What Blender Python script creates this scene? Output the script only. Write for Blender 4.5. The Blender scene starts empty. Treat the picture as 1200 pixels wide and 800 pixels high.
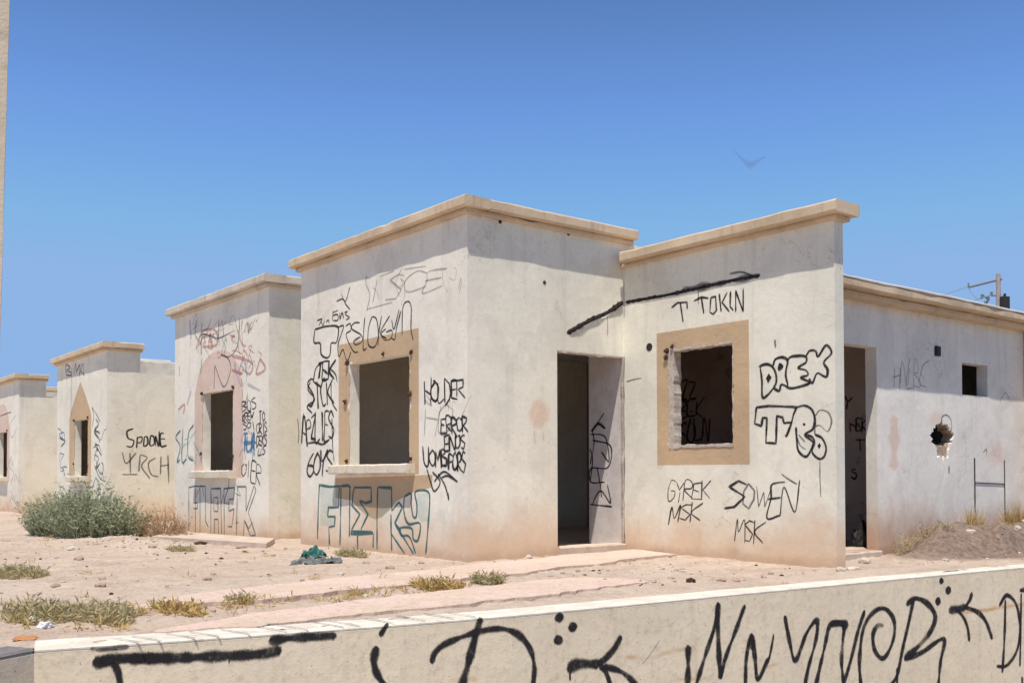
import bpy, bmesh, math, random
from mathutils import Vector, Matrix, noise
random.seed(7)
D = bpy.data
sc = bpy.context.scene
COL = sc.collection
rad = math.radians

# ------------------------------------------------------------------ camera
FPX, YAW, PITCH, ROLL, SY, CH = 1186.1, -0.9006, 0.0181, -0.0026, 137.68, 0.7917
Fv = Vector((math.sin(YAW)*math.cos(PITCH), math.cos(YAW)*math.cos(PITCH), math.sin(PITCH)))
R0 = Fv.cross(Vector((0, 0, 1))).normalized()
U0 = R0.cross(Fv)
Rv = R0*math.cos(ROLL)+U0*math.sin(ROLL)
Uv = -R0*math.sin(ROLL)+U0*math.cos(ROLL)
CAM = Vector((0, 0, CH))
cd = D.cameras.new('camera'); co = D.objects.new('camera', cd); COL.objects.link(co)
co.matrix_world = Matrix(((Rv.x, Uv.x, -Fv.x, 0), (Rv.y, Uv.y, -Fv.y, 0), (Rv.z, Uv.z, -Fv.z, CH), (0, 0, 0, 1)))
cd.sensor_width = 36; cd.lens = FPX/1200*36; cd.shift_y = SY/1200; cd.clip_end = 5000; cd.clip_start = .05
sc.camera = co

def ray(x, y): return Fv+Rv*((x-600)/FPX)-Uv*((y-400-SY)/FPX)
def at(x, y, ax, v):                       # survey: photograph point -> point on a real plane of the place
    d = ray(x, y); t = (v-CAM[ax])/d[ax]
    return CAM+d*t

# ------------------------------------------------------------------ materials
def newmat(name):
    m = D.materials.new(name); m.use_nodes = True
    nt = m.node_tree; nt.nodes.clear()
    out = nt.nodes.new('ShaderNodeOutputMaterial')
    b = nt.nodes.new('ShaderNodeBsdfPrincipled')
    nt.links.new(b.outputs[0], out.inputs[0])
    b.inputs['Roughness'].default_value = .9
    b.inputs['Specular IOR Level'].default_value = .15
    return m, nt, b, out
class NT:
    def __init__(s, nt): s.nt = nt; s.pos = nt.nodes.new('ShaderNodeNewGeometry').outputs['Position']
    def L(s, a, b): s.nt.links.new(a, b)
    def inp(s, sock, v):
        if isinstance(v, bpy.types.NodeSocket): s.L(v, sock)
        else: sock.default_value = v
    def scale(s, v, sx=1, sy=1, sz=1):
        n = s.nt.nodes.new('ShaderNodeVectorMath'); n.operation = 'MULTIPLY'
        s.L(v, n.inputs[0]); n.inputs[1].default_value = (sx, sy, sz); return n.outputs[0]
    def noise(s, scale, detail=4, rough=.6, vec=None, dist=0):
        n = s.nt.nodes.new('ShaderNodeTexNoise'); s.L(vec or s.pos, n.inputs['Vector'])
        n.inputs['Scale'].default_value = scale; n.inputs['Detail'].default_value = detail
        n.inputs['Roughness'].default_value = rough; n.inputs['Distortion'].default_value = dist
        return n.outputs['Fac']
    def voro(s, scale, vec=None, feat='F1'):
        n = s.nt.nodes.new('ShaderNodeTexVoronoi'); s.L(vec or s.pos, n.inputs['Vector']); n.feature = feat
        n.inputs['Scale'].default_value = scale; return n.outputs['Distance']
    def ramp(s, v, a, b, lo=0., hi=1.):
        n = s.nt.nodes.new('ShaderNodeMapRange'); n.interpolation_type = 'SMOOTHSTEP'
        s.inp(n.inputs['Value'], v)
        n.inputs['From Min'].default_value = a; n.inputs['From Max'].default_value = b
        n.inputs['To Min'].default_value = lo; n.inputs['To Max'].default_value = hi
        return n.outputs[0]
    def m(s, op, a, b=0.):
        n = s.nt.nodes.new('ShaderNodeMath'); n.operation = op; s.inp(n.inputs[0], a); s.inp(n.inputs[1], b); return n.outputs[0]
    def mix(s, f, a, b, mode='MIX'):
        n = s.nt.nodes.new('ShaderNodeMix'); n.data_type = 'RGBA'; n.blend_type = mode
        s.inp(n.inputs['Factor'], f)
        for k, v in ((6, a), (7, b)):
            if isinstance(v, tuple): v = (*v, 1) if len(v) == 3 else v
            s.inp(n.inputs[k], v)
        return n.outputs[2]
    def sep(s, v=None):
        n = s.nt.nodes.new('ShaderNodeSeparateXYZ'); s.L(v or s.pos, n.inputs[0]); return n.outputs
    def bump(s, h, strength=.4, dist=.01, prev=None):
        n = s.nt.nodes.new('ShaderNodeBump'); s.L(h, n.inputs['Height'])
        n.inputs['Strength'].default_value = strength; n.inputs['Distance'].default_value = dist
        if prev: s.L(prev, n.inputs['Normal'])
        return n.outputs[0]

def plaster(name, base, alt, dirt=(.42, .22, .12), dirt_h=.55, dirt_amt=.72, grey=(.52, .505, .475), streak=.35, bumpy=.5, patch=0.0, zdirt0=0.0):
    m, nt, b, o = newmat(name); n = NT(nt)
    z = n.sep()[2]
    big = n.noise(.9, 5, .6); mid = n.noise(4, 5, .65); fine = n.noise(22, 5, .7)
    c = n.mix(n.ramp(big, .38, .62), base, alt)
    # trowel and repaint clouds
    cl = n.noise(1.7, 6, .7, n.scale(n.pos, 1, 1, 1.6), .6)
    c = n.mix(n.ramp(cl, .45, .75, 0, .24), c, grey)
    st = n.noise(1., 5, .7, n.scale(n.pos, 7, 7, .45))
    c = n.mix(n.m('MULTIPLY', n.ramp(st, .5, .78, 0, streak), n.ramp(z, 1.2, 3.3, .35, 1.)), c, (grey[0]*.75, grey[1]*.68, grey[2]*.6))
    c = n.mix(n.ramp(fine, .35, .75, 0, .11), c, (.25, .22, .19))
    # specks and chips
    sp = n.noise(38, 2, .5); c = n.mix(n.ramp(sp, .70, .76, 0, .5), c, (.2, .16, .13))
    c = n.mix(n.m('MULTIPLY', n.ramp(n.noise(9, 6, .75), .66, .72, 0, .55), n.ramp(mid, .45, .6)), c, (.36, .30, .25))
    # patched repaints with faint edges, hairline cracks, rain marks below the top
    pa = n.noise(1.15, 2, .4, n.scale(n.pos, 1.3, 1.3, 1), 1.2); c = n.mix(n.ramp(pa, .555, .57, 0, .13), c, (grey[0]*.9, grey[1]*.9, grey[2]*.88))
    pb = n.noise(.8, 3, .5, n.scale(n.pos, .8, .8, 1.7), .8); c = n.mix(n.ramp(pb, .60, .615, 0, .22), c, (min(1, base[0]*1.06), min(1, base[1]*1.06), min(1, base[2]*1.07)))
    ck = n.m('ABSOLUTE', n.m('SUBTRACT', n.noise(1.25, 6, .62, None, .4), .5))
    c = n.mix(n.m('MULTIPLY', n.ramp(ck, .0042, .0008), n.ramp(n.noise(.9, 3, .5), .55, .62, 0, .45)), c, (.3, .27, .24))
    ng = n.noise(3.2, 5, .7, n.scale(n.pos, 1, 1, .8)); c = n.mix(n.m('MULTIPLY', n.ramp(ng, .56, .74, 0, .26), n.ramp(z, .3, 1.6, 1., .25)), c, (grey[0]*.8, grey[1]*.76, grey[2]*.7))
    # dirt splash near the ground
    zz = n.m('ADD', n.m('SUBTRACT', z, zdirt0), n.m('MULTIPLY', n.m('SUBTRACT', n.noise(1.6, 5, .65, n.scale(n.pos, 1, 1, .6)), .5), 1.1))
    c = n.mix(n.ramp(zz, dirt_h, -.05, 0, dirt_amt), c, dirt)
    zz2 = n.m('ADD', n.m('SUBTRACT', z, zdirt0), n.m('MULTIPLY', n.m('SUBTRACT', mid, .5), .25))
    c = n.mix(n.ramp(zz2, .12, -.02, 0, .45), c, (dirt[0]*.6, dirt[1]*.6, dirt[2]*.6))
    n.L(c, b.inputs['Base Color'])
    h = n.m('ADD', n.m('MULTIPLY', n.noise(90, 3, .6), .5), n.m('MULTIPLY', n.noise(14, 5, .6), .8))
    bb = n.bump(h, bumpy, .006)
    bb = n.bump(n.noise(2.2, 3, .5), .35, .03, bb)
    n.L(bb, b.inputs['Normal'])
    return m

def rough(name, c1, c2, scale=8, bumpd=.01, spec=.15, c3=None, r=.9):
    m, nt, b, o = newmat(name); n = NT(nt)
    b.inputs['Roughness'].default_value = r; b.inputs['Specular IOR Level'].default_value = spec
    c = n.mix(n.ramp(n.noise(scale, 6, .65), .35, .65), c1, c2)
    if c3: c = n.mix(n.ramp(n.noise(scale*3.1, 5, .7), .58, .7, 0, .8), c, c3)
    n.L(c, b.inputs['Base Color'])
    n.L(n.bump(n.noise(scale*7, 4, .6), .6, bumpd), b.inputs['Normal'])
    return m

M = {}
M['wall_white'] = plaster('plaster_white', (.88, .845, .725), (.81, .775, .665), dirt=(.70, .46, .29))
M['wall_front'] = plaster('plaster_front', (.89, .845, .74), (.82, .775, .675), dirt=(.70, .46, .29), streak=.3)
M['wall_cream'] = plaster('plaster_cream', (.86, .81, .68), (.81, .76, .63), dirt=(.62, .40, .24), grey=(.52, .49, .42), streak=.25)
M['wall_side'] = plaster('plaster_side', (.87, .84, .775), (.80, .77, .715), dirt=(.50, .30, .20), dirt_h=.62, dirt_amt=.85)
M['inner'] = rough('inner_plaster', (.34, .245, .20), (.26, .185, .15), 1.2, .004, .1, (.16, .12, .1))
M['inner_lit'] = rough('inner_lit_plaster', (.66, .55, .48), (.54, .45, .39), 1.5, .004, .1, (.25, .21, .18))  # paler copy of the inner plaster; the extra brightness stands for incoming light
M['coping'] = plaster('coping_stucco', (.72, .575, .41), (.62, .48, .33), dirt_amt=0, grey=(.42, .32, .22), streak=.55, bumpy=.8)
M['coping_pale'] = plaster('coping_pale_stucco', (.70, .62, .51), (.60, .52, .42), dirt_amt=0, grey=(.42, .35, .28), streak=.6, bumpy=.8)
M['surround'] = plaster('surround_tan', (.62, .45, .28), (.54, .39, .25), dirt_amt=0, grey=(.5, .38, .27), streak=.2, bumpy=1.)
M['surround_pink'] = plaster('surround_pink', (.70, .52, .42), (.75, .60, .52), dirt_amt=0, grey=(.6, .5, .42), streak=.2, bumpy=.8)
M['sill'] = rough('sill_paint', (.74, .68, .58), (.66, .57, .44), 5, .003, .15, (.5, .42, .32))
M['broken'] = rough('broken_plaster', (.62, .57, .51), (.45, .38, .32), 14, .012, .1, (.3, .2, .14))
M['reveal'] = rough('reveal_plaster', (.68, .63, .60), (.58, .53, .50), 6, .004, .1, (.42, .36, .32))
M['rustbit'] = rough('rusty_anchor', (.12, .05, .03), (.05, .03, .025), 30, .004, .2)
M['block'] = rough('masonry_block', (.50, .40, .30), (.38, .29, .21), 18, .012, .1)
M['roofmem'] = rough('roof_membrane', (.78, .76, .73), (.66, .63, .58), 3, .004)
M['concrete'] = rough('old_concrete', (.60, .50, .42), (.50, .40, .33), 6, .006, .1, (.38, .26, .19))
M['black'] = rough('black_bits', (.02, .02, .02), (.035, .03, .03), 20, .002, .3, r=.6)
M['steel'] = rough('dull_steel', (.22, .22, .23), (.15, .15, .16), 20, .002, .3, r=.6)
M['scar'] = rough('shaded_scar', (.025, .022, .022), (.07, .055, .05), 30, .02, .1, (.2, .17, .15))  # near-black tone carries the groove's shadow along with black spray
M['pole'] = rough('pole_concrete', (.42, .37, .34), (.34, .30, .28), 5, .004)
M['rock'] = rough('rock', (.48, .36, .29), (.36, .26, .21), 12, .01)
M['rock_pale'] = rough('rock_pale', (.62, .55, .48), (.48, .41, .35), 12, .01)
M['teal_plastic'] = rough('teal_cloth', (.02, .10, .085), (.06, .20, .18), 12, .006, .3, (.2, .25, .26), .7)
M['grey_plastic'] = rough('grey_cloth', (.20, .21, .21), (.11, .12, .12), 12, .006, .3, (.3, .3, .3), .8)
M['white_plastic'] = rough('white_litter', (.72, .72, .74), (.6, .58, .6), 12, .004, .3, r=.6)
M['orange_litter'] = rough('orange_litter', (.55, .25, .09), (.45, .2, .08), 12, .004, .3, r=.6)

# ground
def ground_mat(name, c1, c2, c3, strength=.8, dust=False):
    m, nt, b, o = newmat(name); n = NT(nt)
    big = n.noise(.45, 5, .6); mid = n.noise(2.6, 6, .68, n.scale(n.pos, 1, .55, 1), .3); fine = n.noise(26, 5, .75)
    c = n.mix(n.ramp(big, .38, .62), c1, c2)
    c = n.mix(n.ramp(mid, .42, .66, 0, .75), c, c3)
    if dust: c = n.mix(n.ramp(n.noise(1.7, 6, .7, None, .5), .47, .56, 0, .85), c, (.59, .46, .365))
    c = n.mix(n.ramp(n.noise(9, 6, .75), .5, .64, 0, .55), c, (.70, .58, .48))
    c = n.mix(n.ramp(n.noise(3.3, 6, .8, n.scale(n.pos, .6, 1, 1), .8), .56, .68, 0, .5), c, (.33, .26, .21))
    c = n.mix(n.ramp(fine, .5, .72, 0, .6), c, (.27, .20, .155))
    c = n.mix(n.ramp(n.noise(70, 3, .6), .6, .72, 0, .7), c, (.12, .085, .07))
    c = n.mix(n.ramp(n.noise(55, 2, .6, n.scale(n.pos, 1, 1, 1)), .66, .7, 0, .55), c, (.62, .54, .46))
    xyz = n.sep(); ddx = n.m('MULTIPLY', n.m('ADD', xyz[0], 5.35), 1.1); ddy = n.m('MULTIPLY', n.m('ADD', xyz[1], -11.1), .5)
    rr = n.m('ADD', n.m('ADD', n.m('MULTIPLY', ddx, ddx), n.m('MULTIPLY', ddy, ddy)), n.m('MULTIPLY', mid, .5))
    c = n.mix(n.ramp(rr, 1.35, .75, 0, .92), c, n.mix(n.ramp(n.noise(16, 6, .85), .3, .7), (.09, .06, .05), (.33, .24, .19)))
    n.L(c, b.inputs['Base Color'])
    h = n.m('ADD', n.m('MULTIPLY', n.noise(75, 4, .7), .35), n.noise(13, 6, .7))
    bb = n.bump(h, strength, .035)
    n.L(bb, b.inputs['Normal'])
    return m
M['ground'] = ground_mat('dirt_ground', (.57, .45, .365), (.60, .49, .405), (.46, .355, .285))
M['path'] = ground_mat('dusty_pavement', (.68, .51, .445), (.66, .51, .44), (.62, .47, .40), .35, True)
M['street'] = rough('dusty_street', (.30, .235, .18), (.24, .19, .15), 1.5, .01, .1, (.18, .14, .11))

# foreground wall
def fore_mat():
    m, nt, b, o = newmat('boundary_plaster'); n = NT(nt)
    z = n.sep()[2]
    c = n.mix(n.ramp(n.noise(.8, 5, .6), .38, .62), (.89, .765, .58), (.83, .705, .53))
    c = n.mix(n.ramp(n.noise(1, 5, .7, n.scale(n.pos, 9, 9, .7)), .5, .75, 0, .4), c, (.60, .49, .38))
    c = n.mix(n.ramp(n.noise(24, 5, .75), .48, .74, 0, .4), c, (.36, .27, .19))
    c = n.mix(n.ramp(n.noise(2.3, 6, .7), .52, .72, 0, .6), c, (.84, .74, .60))
    # rusty horizontal tide marks
    zz = n.m('ADD', z, n.m('MULTIPLY', n.m('SUBTRACT', n.noise(2.5, 4, .6), .5), .10))
    for z0, w, a in ((-.33, .028, .75), (-.52, .02, .5)):
        k = n.m('MULTIPLY', n.ramp(zz, z0-w, z0), n.ramp(zz, z0+w, z0))
        k = n.m('MULTIPLY', k, n.ramp(n.noise(1.3, 4, .6), .46, .6, 0, a))
        c = n.mix(k, c, (.58, .30, .09))
    c = n.mix(n.ramp(z, -.035, -.0, 0, .35), c, (.40, .33, .27))
    c = n.mix(n.ramp(n.noise(60, 2, .5), .7, .75, 0, .6), c, (.2, .15, .11))
    n.L(c, b.inputs['Base Color'])
    h = n.m('ADD', n.m('MULTIPLY', n.noise(110, 3, .6), .6), n.m('MULTIPLY', n.noise(20, 5, .7), .8))
    bb = n.bump(h, .35, .006); bb = n.bump(n.noise(3, 4, .6), .3, .03, bb)
    n.L(bb, b.inputs['Normal'])
    return m
M['fore'] = fore_mat()
M['capwhite'] = rough('cap_white', (.76, .71, .63), (.62, .56, .48), 5, .006, .15, (.45, .37, .3))
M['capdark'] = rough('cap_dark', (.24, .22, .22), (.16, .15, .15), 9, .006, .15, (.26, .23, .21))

def leafmat(name, c1, c2, c3):
    m, nt, b, o = newmat(name); n = NT(nt)
    g = nt.nodes.new('ShaderNodeNewGeometry')
    c = n.mix(g.outputs['Random Per Island'], c1, c2)
    c = n.mix(n.ramp(n.noise(6, 3, .6), .5, .68, 0, .8), c, c3)
    n.L(c, b.inputs['Base Color'])
    tr = nt.nodes.new('ShaderNodeBsdfTranslucent'); n.L(c, tr.inputs[0])
    mx = nt.nodes.new('ShaderNodeMixShader'); mx.inputs[0].default_value = .25
    n.L(b.outputs[0], mx.inputs[1]); n.L(tr.outputs[0], mx.inputs[2]); n.L(mx.outputs[0], o.inputs[0])
    return m
M['bush'] = leafmat('bush_leaf', (.32, .345, .225), (.42, .44, .30), (.25, .27, .17))
M['drybush'] = leafmat('dry_twig', (.42, .28, .16), (.32, .19, .11), (.5, .38, .24))
M['weed'] = leafmat('weed_leaf', (.40, .36, .20), (.52, .43, .25), (.30, .31, .17))
M['drygrass'] = leafmat('dry_grass', (.58, .43, .18), (.50, .34, .15), (.36, .30, .14))
M['twig'] = rough('twig', (.2, .14, .09), (.14, .1, .07), 20, .003)

PAINT = {}
def paint(name, col, amax):
    m, nt, b, o = newmat(name); n = NT(nt)
    b.inputs['Base Color'].default_value = (*col, 1); b.inputs['Roughness'].default_value = .75
    at_ = nt.nodes.new('ShaderNodeAttribute'); at_.attribute_name = 'cover'
    a = at_.outputs['Fac']
    f = n.noise(150, 3, .7); f2 = n.noise(25, 4, .65)
    k = n.m('ADD', a, n.m('MULTIPLY', n.m('SUBTRACT', f, .5), 1.0))
    k = n.m('MULTIPLY', n.ramp(k, .10, .80), n.ramp(f2, .25, .55, .62, 1.))
    k = n.m('MULTIPLY', k, n.ramp(a, 0, .12))
    k = n.m('MULTIPLY', k, amax)
    tr = nt.nodes.new('ShaderNodeBsdfTransparent'); mx = nt.nodes.new('ShaderNodeMixShader')
    n.L(k, mx.inputs[0]); n.L(tr.outputs[0], mx.inputs[1]); n.L(b.outputs[0], mx.inputs[2]); n.L(mx.outputs[0], o.inputs[0])
    n.L(n.bump(n.noise(90, 3, .6), .4, .005), b.inputs['Normal'])
    PAINT[name] = m
paint('black', (.028, .026, .03), .95)
paint('grey', (.07, .065, .075), .6)
paint('faint', (.16, .15, .17), .42)
paint('teal', (.055, .16, .17), .88)
paint('slate', (.10, .15, .17), .75)
paint('blue', (.06, .22, .42), .7)
paint('red', (.50, .12, .10), .42)
paint('lilac', (.34, .32, .55), .35)
paint('peach', (.80, .42, .28), .24)
paint('mint', (.38, .62, .58), .42)

# ------------------------------------------------------------------ object helpers
BASE = {}
def setp(o, **k):
    for a, v in k.items():
        if v is not None: o[a] = v
def empty(name, loc, label=None, category=None, group=None):
    o = D.objects.new(name, None); COL.objects.link(o); o.location = loc; o.empty_display_size = .2
    BASE[o] = Vector(loc); setp(o, label=label, category=category, group=group); return o
def mesh_obj(name, bm, mat, parent=None, base=None, smooth=False, **k):
    b = BASE[parent] if parent else Vector(base or (0, 0, 0))
    bmesh.ops.translate(bm, verts=bm.verts, vec=-b)
    me = D.meshes.new(name); bm.to_mesh(me); bm.free()
    for m in (mat if isinstance(mat, list) else [mat]): me.materials.append(m)
    if smooth: me.polygons.foreach_set('use_smooth', [True]*len(me.polygons))
    o = D.objects.new(name, me); COL.objects.link(o)
    if parent: o.parent = parent
    else: o.location = b
    BASE[o] = b
    setp(o, **k); return o
def box(bm, x0, x1, y0, y1, z0, z1, bev=0, mi=0):
    vs = [bm.verts.new((x, y, z)) for x in (x0, x1) for y in (y0, y1) for z in (z0, z1)]
    fs = [(0, 1, 3, 2), (4, 6, 7, 5), (0, 4, 5, 1), (2, 3, 7, 6), (0, 2, 6, 4), (1, 5, 7, 3)]
    faces = [bm.faces.new([vs[i] for i in f]) for f in fs]
    for f in faces: f.material_index = mi
    if bev:
        es = list({e for f in faces for e in f.edges})
        bmesh.ops.bevel(bm, geom=es, offset=bev, segments=2, affect='EDGES', profile=.6)
    return vs
def wobble(bm, amp, sc_=3, seed=0):
    for v in bm.verts:
        p = v.co*sc_+Vector((seed, seed*2, 0))
        v.co += noise.noise_vector(p)*amp
def longbox(bm, axis, a0, a1, b0, b1, z0, z1, bev=.012, step=.12, amp=.006, seed=0):
    """a bar cut into short lengths so its edges are a little uneven"""
    n = max(2, int(abs(a1-a0)/step)); rings = []
    prof = [(b0, z0+bev), (b0, z1-bev), (b0+bev, z1), (b1-bev, z1), (b1, z1-bev), (b1, z0+bev), (b1-bev, z0), (b0+bev, z0)]
    for i in range(n+1):
        a = a0+(a1-a0)*i/n; r = []
        for (b, z) in prof:
            nz = noise.noise_vector(Vector((a*4+seed, b*9, z*9+seed)))*amp
            chip = max(0, noise.noise(Vector((a*7+seed, b*3, z*3)))-.35)*.05 if z == z1 or z == z1-bev else 0
            q = (a, b, z) if axis == 'x' else (b, a, z)
            r.append(bm.verts.new((q[0]+(nz.x if 0 < i < n and axis != 'x' else 0), q[1]+(nz.y if axis == 'x' else 0), q[2]+nz.z-chip)))
        rings.append(r)
    m = len(prof)
    for i in range(n):
        for j in range(m):
            bm.faces.new((rings[i][j], rings[i][(j+1) % m], rings[i+1][(j+1) % m], rings[i+1][j]))
    bm.faces.new(rings[0]); bm.faces.new(rings[-1][::-1])
    bmesh.ops.recalc_face_normals(bm, faces=bm.faces)
def panel(bm, axis, c0, c1, a0, a1, z0, z1, holes=()):
    """wall slab across plane axis ('y': runs in x; 'x': runs in y) from c0 to c1 with rectangular openings"""
    A = sorted({a0, a1, *[h[0] for h in holes], *[h[1] for h in holes]}); A = [a for a in A if a0-1e-6 <= a <= a1+1e-6]
    Z = sorted({z0, z1, *[h[2] for h in holes], *[h[3] for h in holes]}); Z = [z for z in Z if z0-1e-6 <= z <= z1+1e-6]
    def P(a, c, z): return (a, c, z) if axis == 'y' else (c, a, z)
    V = {}
    def v(i, k, j):
        key = (i, k, j)
        if key not in V: V[key] = bm.verts.new(P(A[i], (c0, c1)[k], Z[j]))
        return V[key]
    def solid(i, j):
        if i < 0 or j < 0 or i >= len(A)-1 or j >= len(Z)-1: return False
        a = (A[i]+A[i+1])/2; z = (Z[j]+Z[j+1])/2
        return not any(h[0] < a < h[1] and h[2] < z < h[3] for h in holes)
    for i in range(len(A)-1):
        for j in range(len(Z)-1):
            if not solid(i, j): continue
            for k in (0, 1): bm.faces.new((v(i, k, j), v(i+1, k, j), v(i+1, k, j+1), v(i, k, j+1)))
            if not solid(i-1, j): bm.faces.new((v(i, 0, j), v(i, 1, j), v(i, 1, j+1), v(i, 0, j+1)))
            if not solid(i+1, j): bm.faces.new((v(i+1, 0, j), v(i+1, 1, j), v(i+1, 1, j+1), v(i+1, 0, j+1)))
            if not solid(i, j-1): bm.faces.new((v(i, 0, j), v(i+1, 0, j), v(i+1, 1, j), v(i, 1, j)))
            if not solid(i, j+1): bm.faces.new((v(i, 0, j+1), v(i+1, 0, j+1), v(i+1, 1, j+1), v(i, 1, j+1)))
    bmesh.ops.recalc_face_normals(bm, faces=bm.faces)
def wall(parent, name, axis, c0, c1, a0, a1, z0, z1, mat, holes=(), inner=None, **k):
    bm = bmesh.new(); panel(bm, axis, c0, c1, a0, a1, z0, z1, holes)
    o = mesh_obj(name, bm, [mat, inner or mat], parent, **k)
    if inner:
        ax = 1 if axis == 'y' else 0; b = BASE[o][ax]
        innc = c1 if axis == 'y' else c0            # the room side: +y for fronts, -x for right-hand sides
        for p in o.data.polygons:
            if all(abs(o.data.vertices[i].co[ax]+b-innc) < 1e-4 for i in p.vertices): p.material_index = 1
    return o
def jagged(a0, a1, z0, z1, step, amp, seed, chips=()):
    """an uneven closed outline round a rectangle: counter-clockwise, (a,z)"""
    pts = []
    def edge(p, q, n_):
        L = math.hypot(q[0]-p[0], q[1]-p[1]); n = max(2, int(L/step))
        for i in range(n):
            t = i/n; a = p[0]+(q[0]-p[0])*t; z = p[1]+(q[1]-p[1])*t
            d = amp*(noise.noise(Vector((a*9+seed, z*9, seed)))+.6*noise.noise(Vector((a*31+seed, z*31, seed))))
            for (ca, cz, cr, cdp) in chips:
                r = math.hypot(a-ca, z-cz)
                if r < cr: d += cdp*(1-r/cr)
            pts.append((a+n_[0]*d, z+n_[1]*d))
    edge((a0, z0), (a1, z0), (0, -1)); edge((a1, z0), (a1, z1), (1, 0))
    edge((a1, z1), (a0, z1), (0, 1)); edge((a0, z1), (a0, z0), (-1, 0))
    return pts
def ring(bm, axis, c_out, c_in, outer, inner):
    """solid frame between an outer and inner closed outline (fills with triangles)"""
    def P(p, c): return Vector((p[0], c, p[1])) if axis == 'y' else Vector((c, p[0], p[1]))
    fr = []
    for lp in (outer, inner):
        vs = [bm.verts.new(P(p, c_out)) for p in lp]
        es = [bm.edges.new((vs[i], vs[(i+1) % len(vs)])) for i in range(len(vs))]
        fr.append((vs, es))
    r = bmesh.ops.triangle_fill(bm, use_beauty=True, edges=fr[0][1]+fr[1][1])
    faces = [g for g in r['geom'] if isinstance(g, bmesh.types.BMFace)]
    for vs, es in fr:
        bk = [bm.verts.new(Vector((v.co.x, c_in, v.co.z)) if axis == 'y' else Vector((c_in, v.co.y, v.co.z))) for v in vs]
        for i in range(len(vs)):
            j = (i+1) % len(vs); bm.faces.new((vs[i], vs[j], bk[j], bk[i]))
    bmesh.ops.recalc_face_normals(bm, faces=bm.faces)
def slabpoly(bm, axis, c_out, c_in, pts):
    def P(p, c): return (p[0], c, p[1]) if axis == 'y' else (c, p[0], p[1])
    f = [bm.verts.new(P(p, c_out)) for p in pts]; b = [bm.verts.new(P(p, c_in)) for p in pts]
    bm.faces.new(f)
    for i in range(len(pts)):
        j = (i+1) % len(pts); bm.faces.new((f[i], f[j], b[j], b[i]))
    bmesh.ops.recalc_face_normals(bm, faces=bm.faces)
def tube(bm, p, q, r0, r1=None, n=8):
    p = Vector(p); q = Vector(q); r1 = r0 if r1 is None else r1
    d = (q-p).normalized(); a = d.orthogonal().normalized(); b = d.cross(a)
    A = []; B = []
    for i in range(n):
        t = 2*math.pi*i/n; u = a*math.cos(t)+b*math.sin(t)
        A.append(bm.verts.new(p+u*r0)); B.append(bm.verts.new(q+u*r1))
    for i in range(n): bm.faces.new((A[i], A[(i+1) % n], B[(i+1) % n], B[i]))
    bm.faces.new(A[::-1]); bm.faces.new(B)

# ------------------------------------------------------------------ the boundary wall line (real positions)
WL = [(-5.061, 1.185), (-4.93, 1.70), (-4.811, 2.257), (-4.68, 2.93), (-4.575, 3.623), (-4.49, 4.65), (-4.417, 5.766), (-4.30, 7.35), (-4.158, 8.99), (-3.95, 11.2), (-3.6, 15), (-2.8, 24)]
def wallx(y):
    if y <= WL[0][1]: return WL[0][0]
    for (x0, y0), (x1, y1) in zip(WL, WL[1:]):
        if y <= y1: return x0+(x1-x0)*(y-y0)/(y1-y0)
    return WL[-1][0]
def onwall(x, y):
    d = ray(x, y)
    best = None
    for (x0, y0), (x1, y1) in zip(WL, WL[1:]):
        s = Vector((x1-x0, y1-y0, 0)); nrm = Vector((s.y, -s.x, 0)).normalized()
        t = (Vector((x0, y0, 0))-CAM).dot(nrm)/d.dot(nrm); P = CAM+d*t
        u = (P-Vector((x0, y0, 0))).dot(s)/s.length_squared
        if -1e-4 <= u <= 1.0001: return P, nrm
        if best is None or (u < 0 and best is None): best = (P, nrm)
    return best
def surf(kind):
    if kind == 'W': return onwall
    ax, v = kind
    nr = {0: Vector((1, 0, 0)), 1: Vector((0, -1, 0)), 2: Vector((0, 0, 1))}[ax]
    return lambda x, y: (at(x, y, ax, v), nr)

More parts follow.
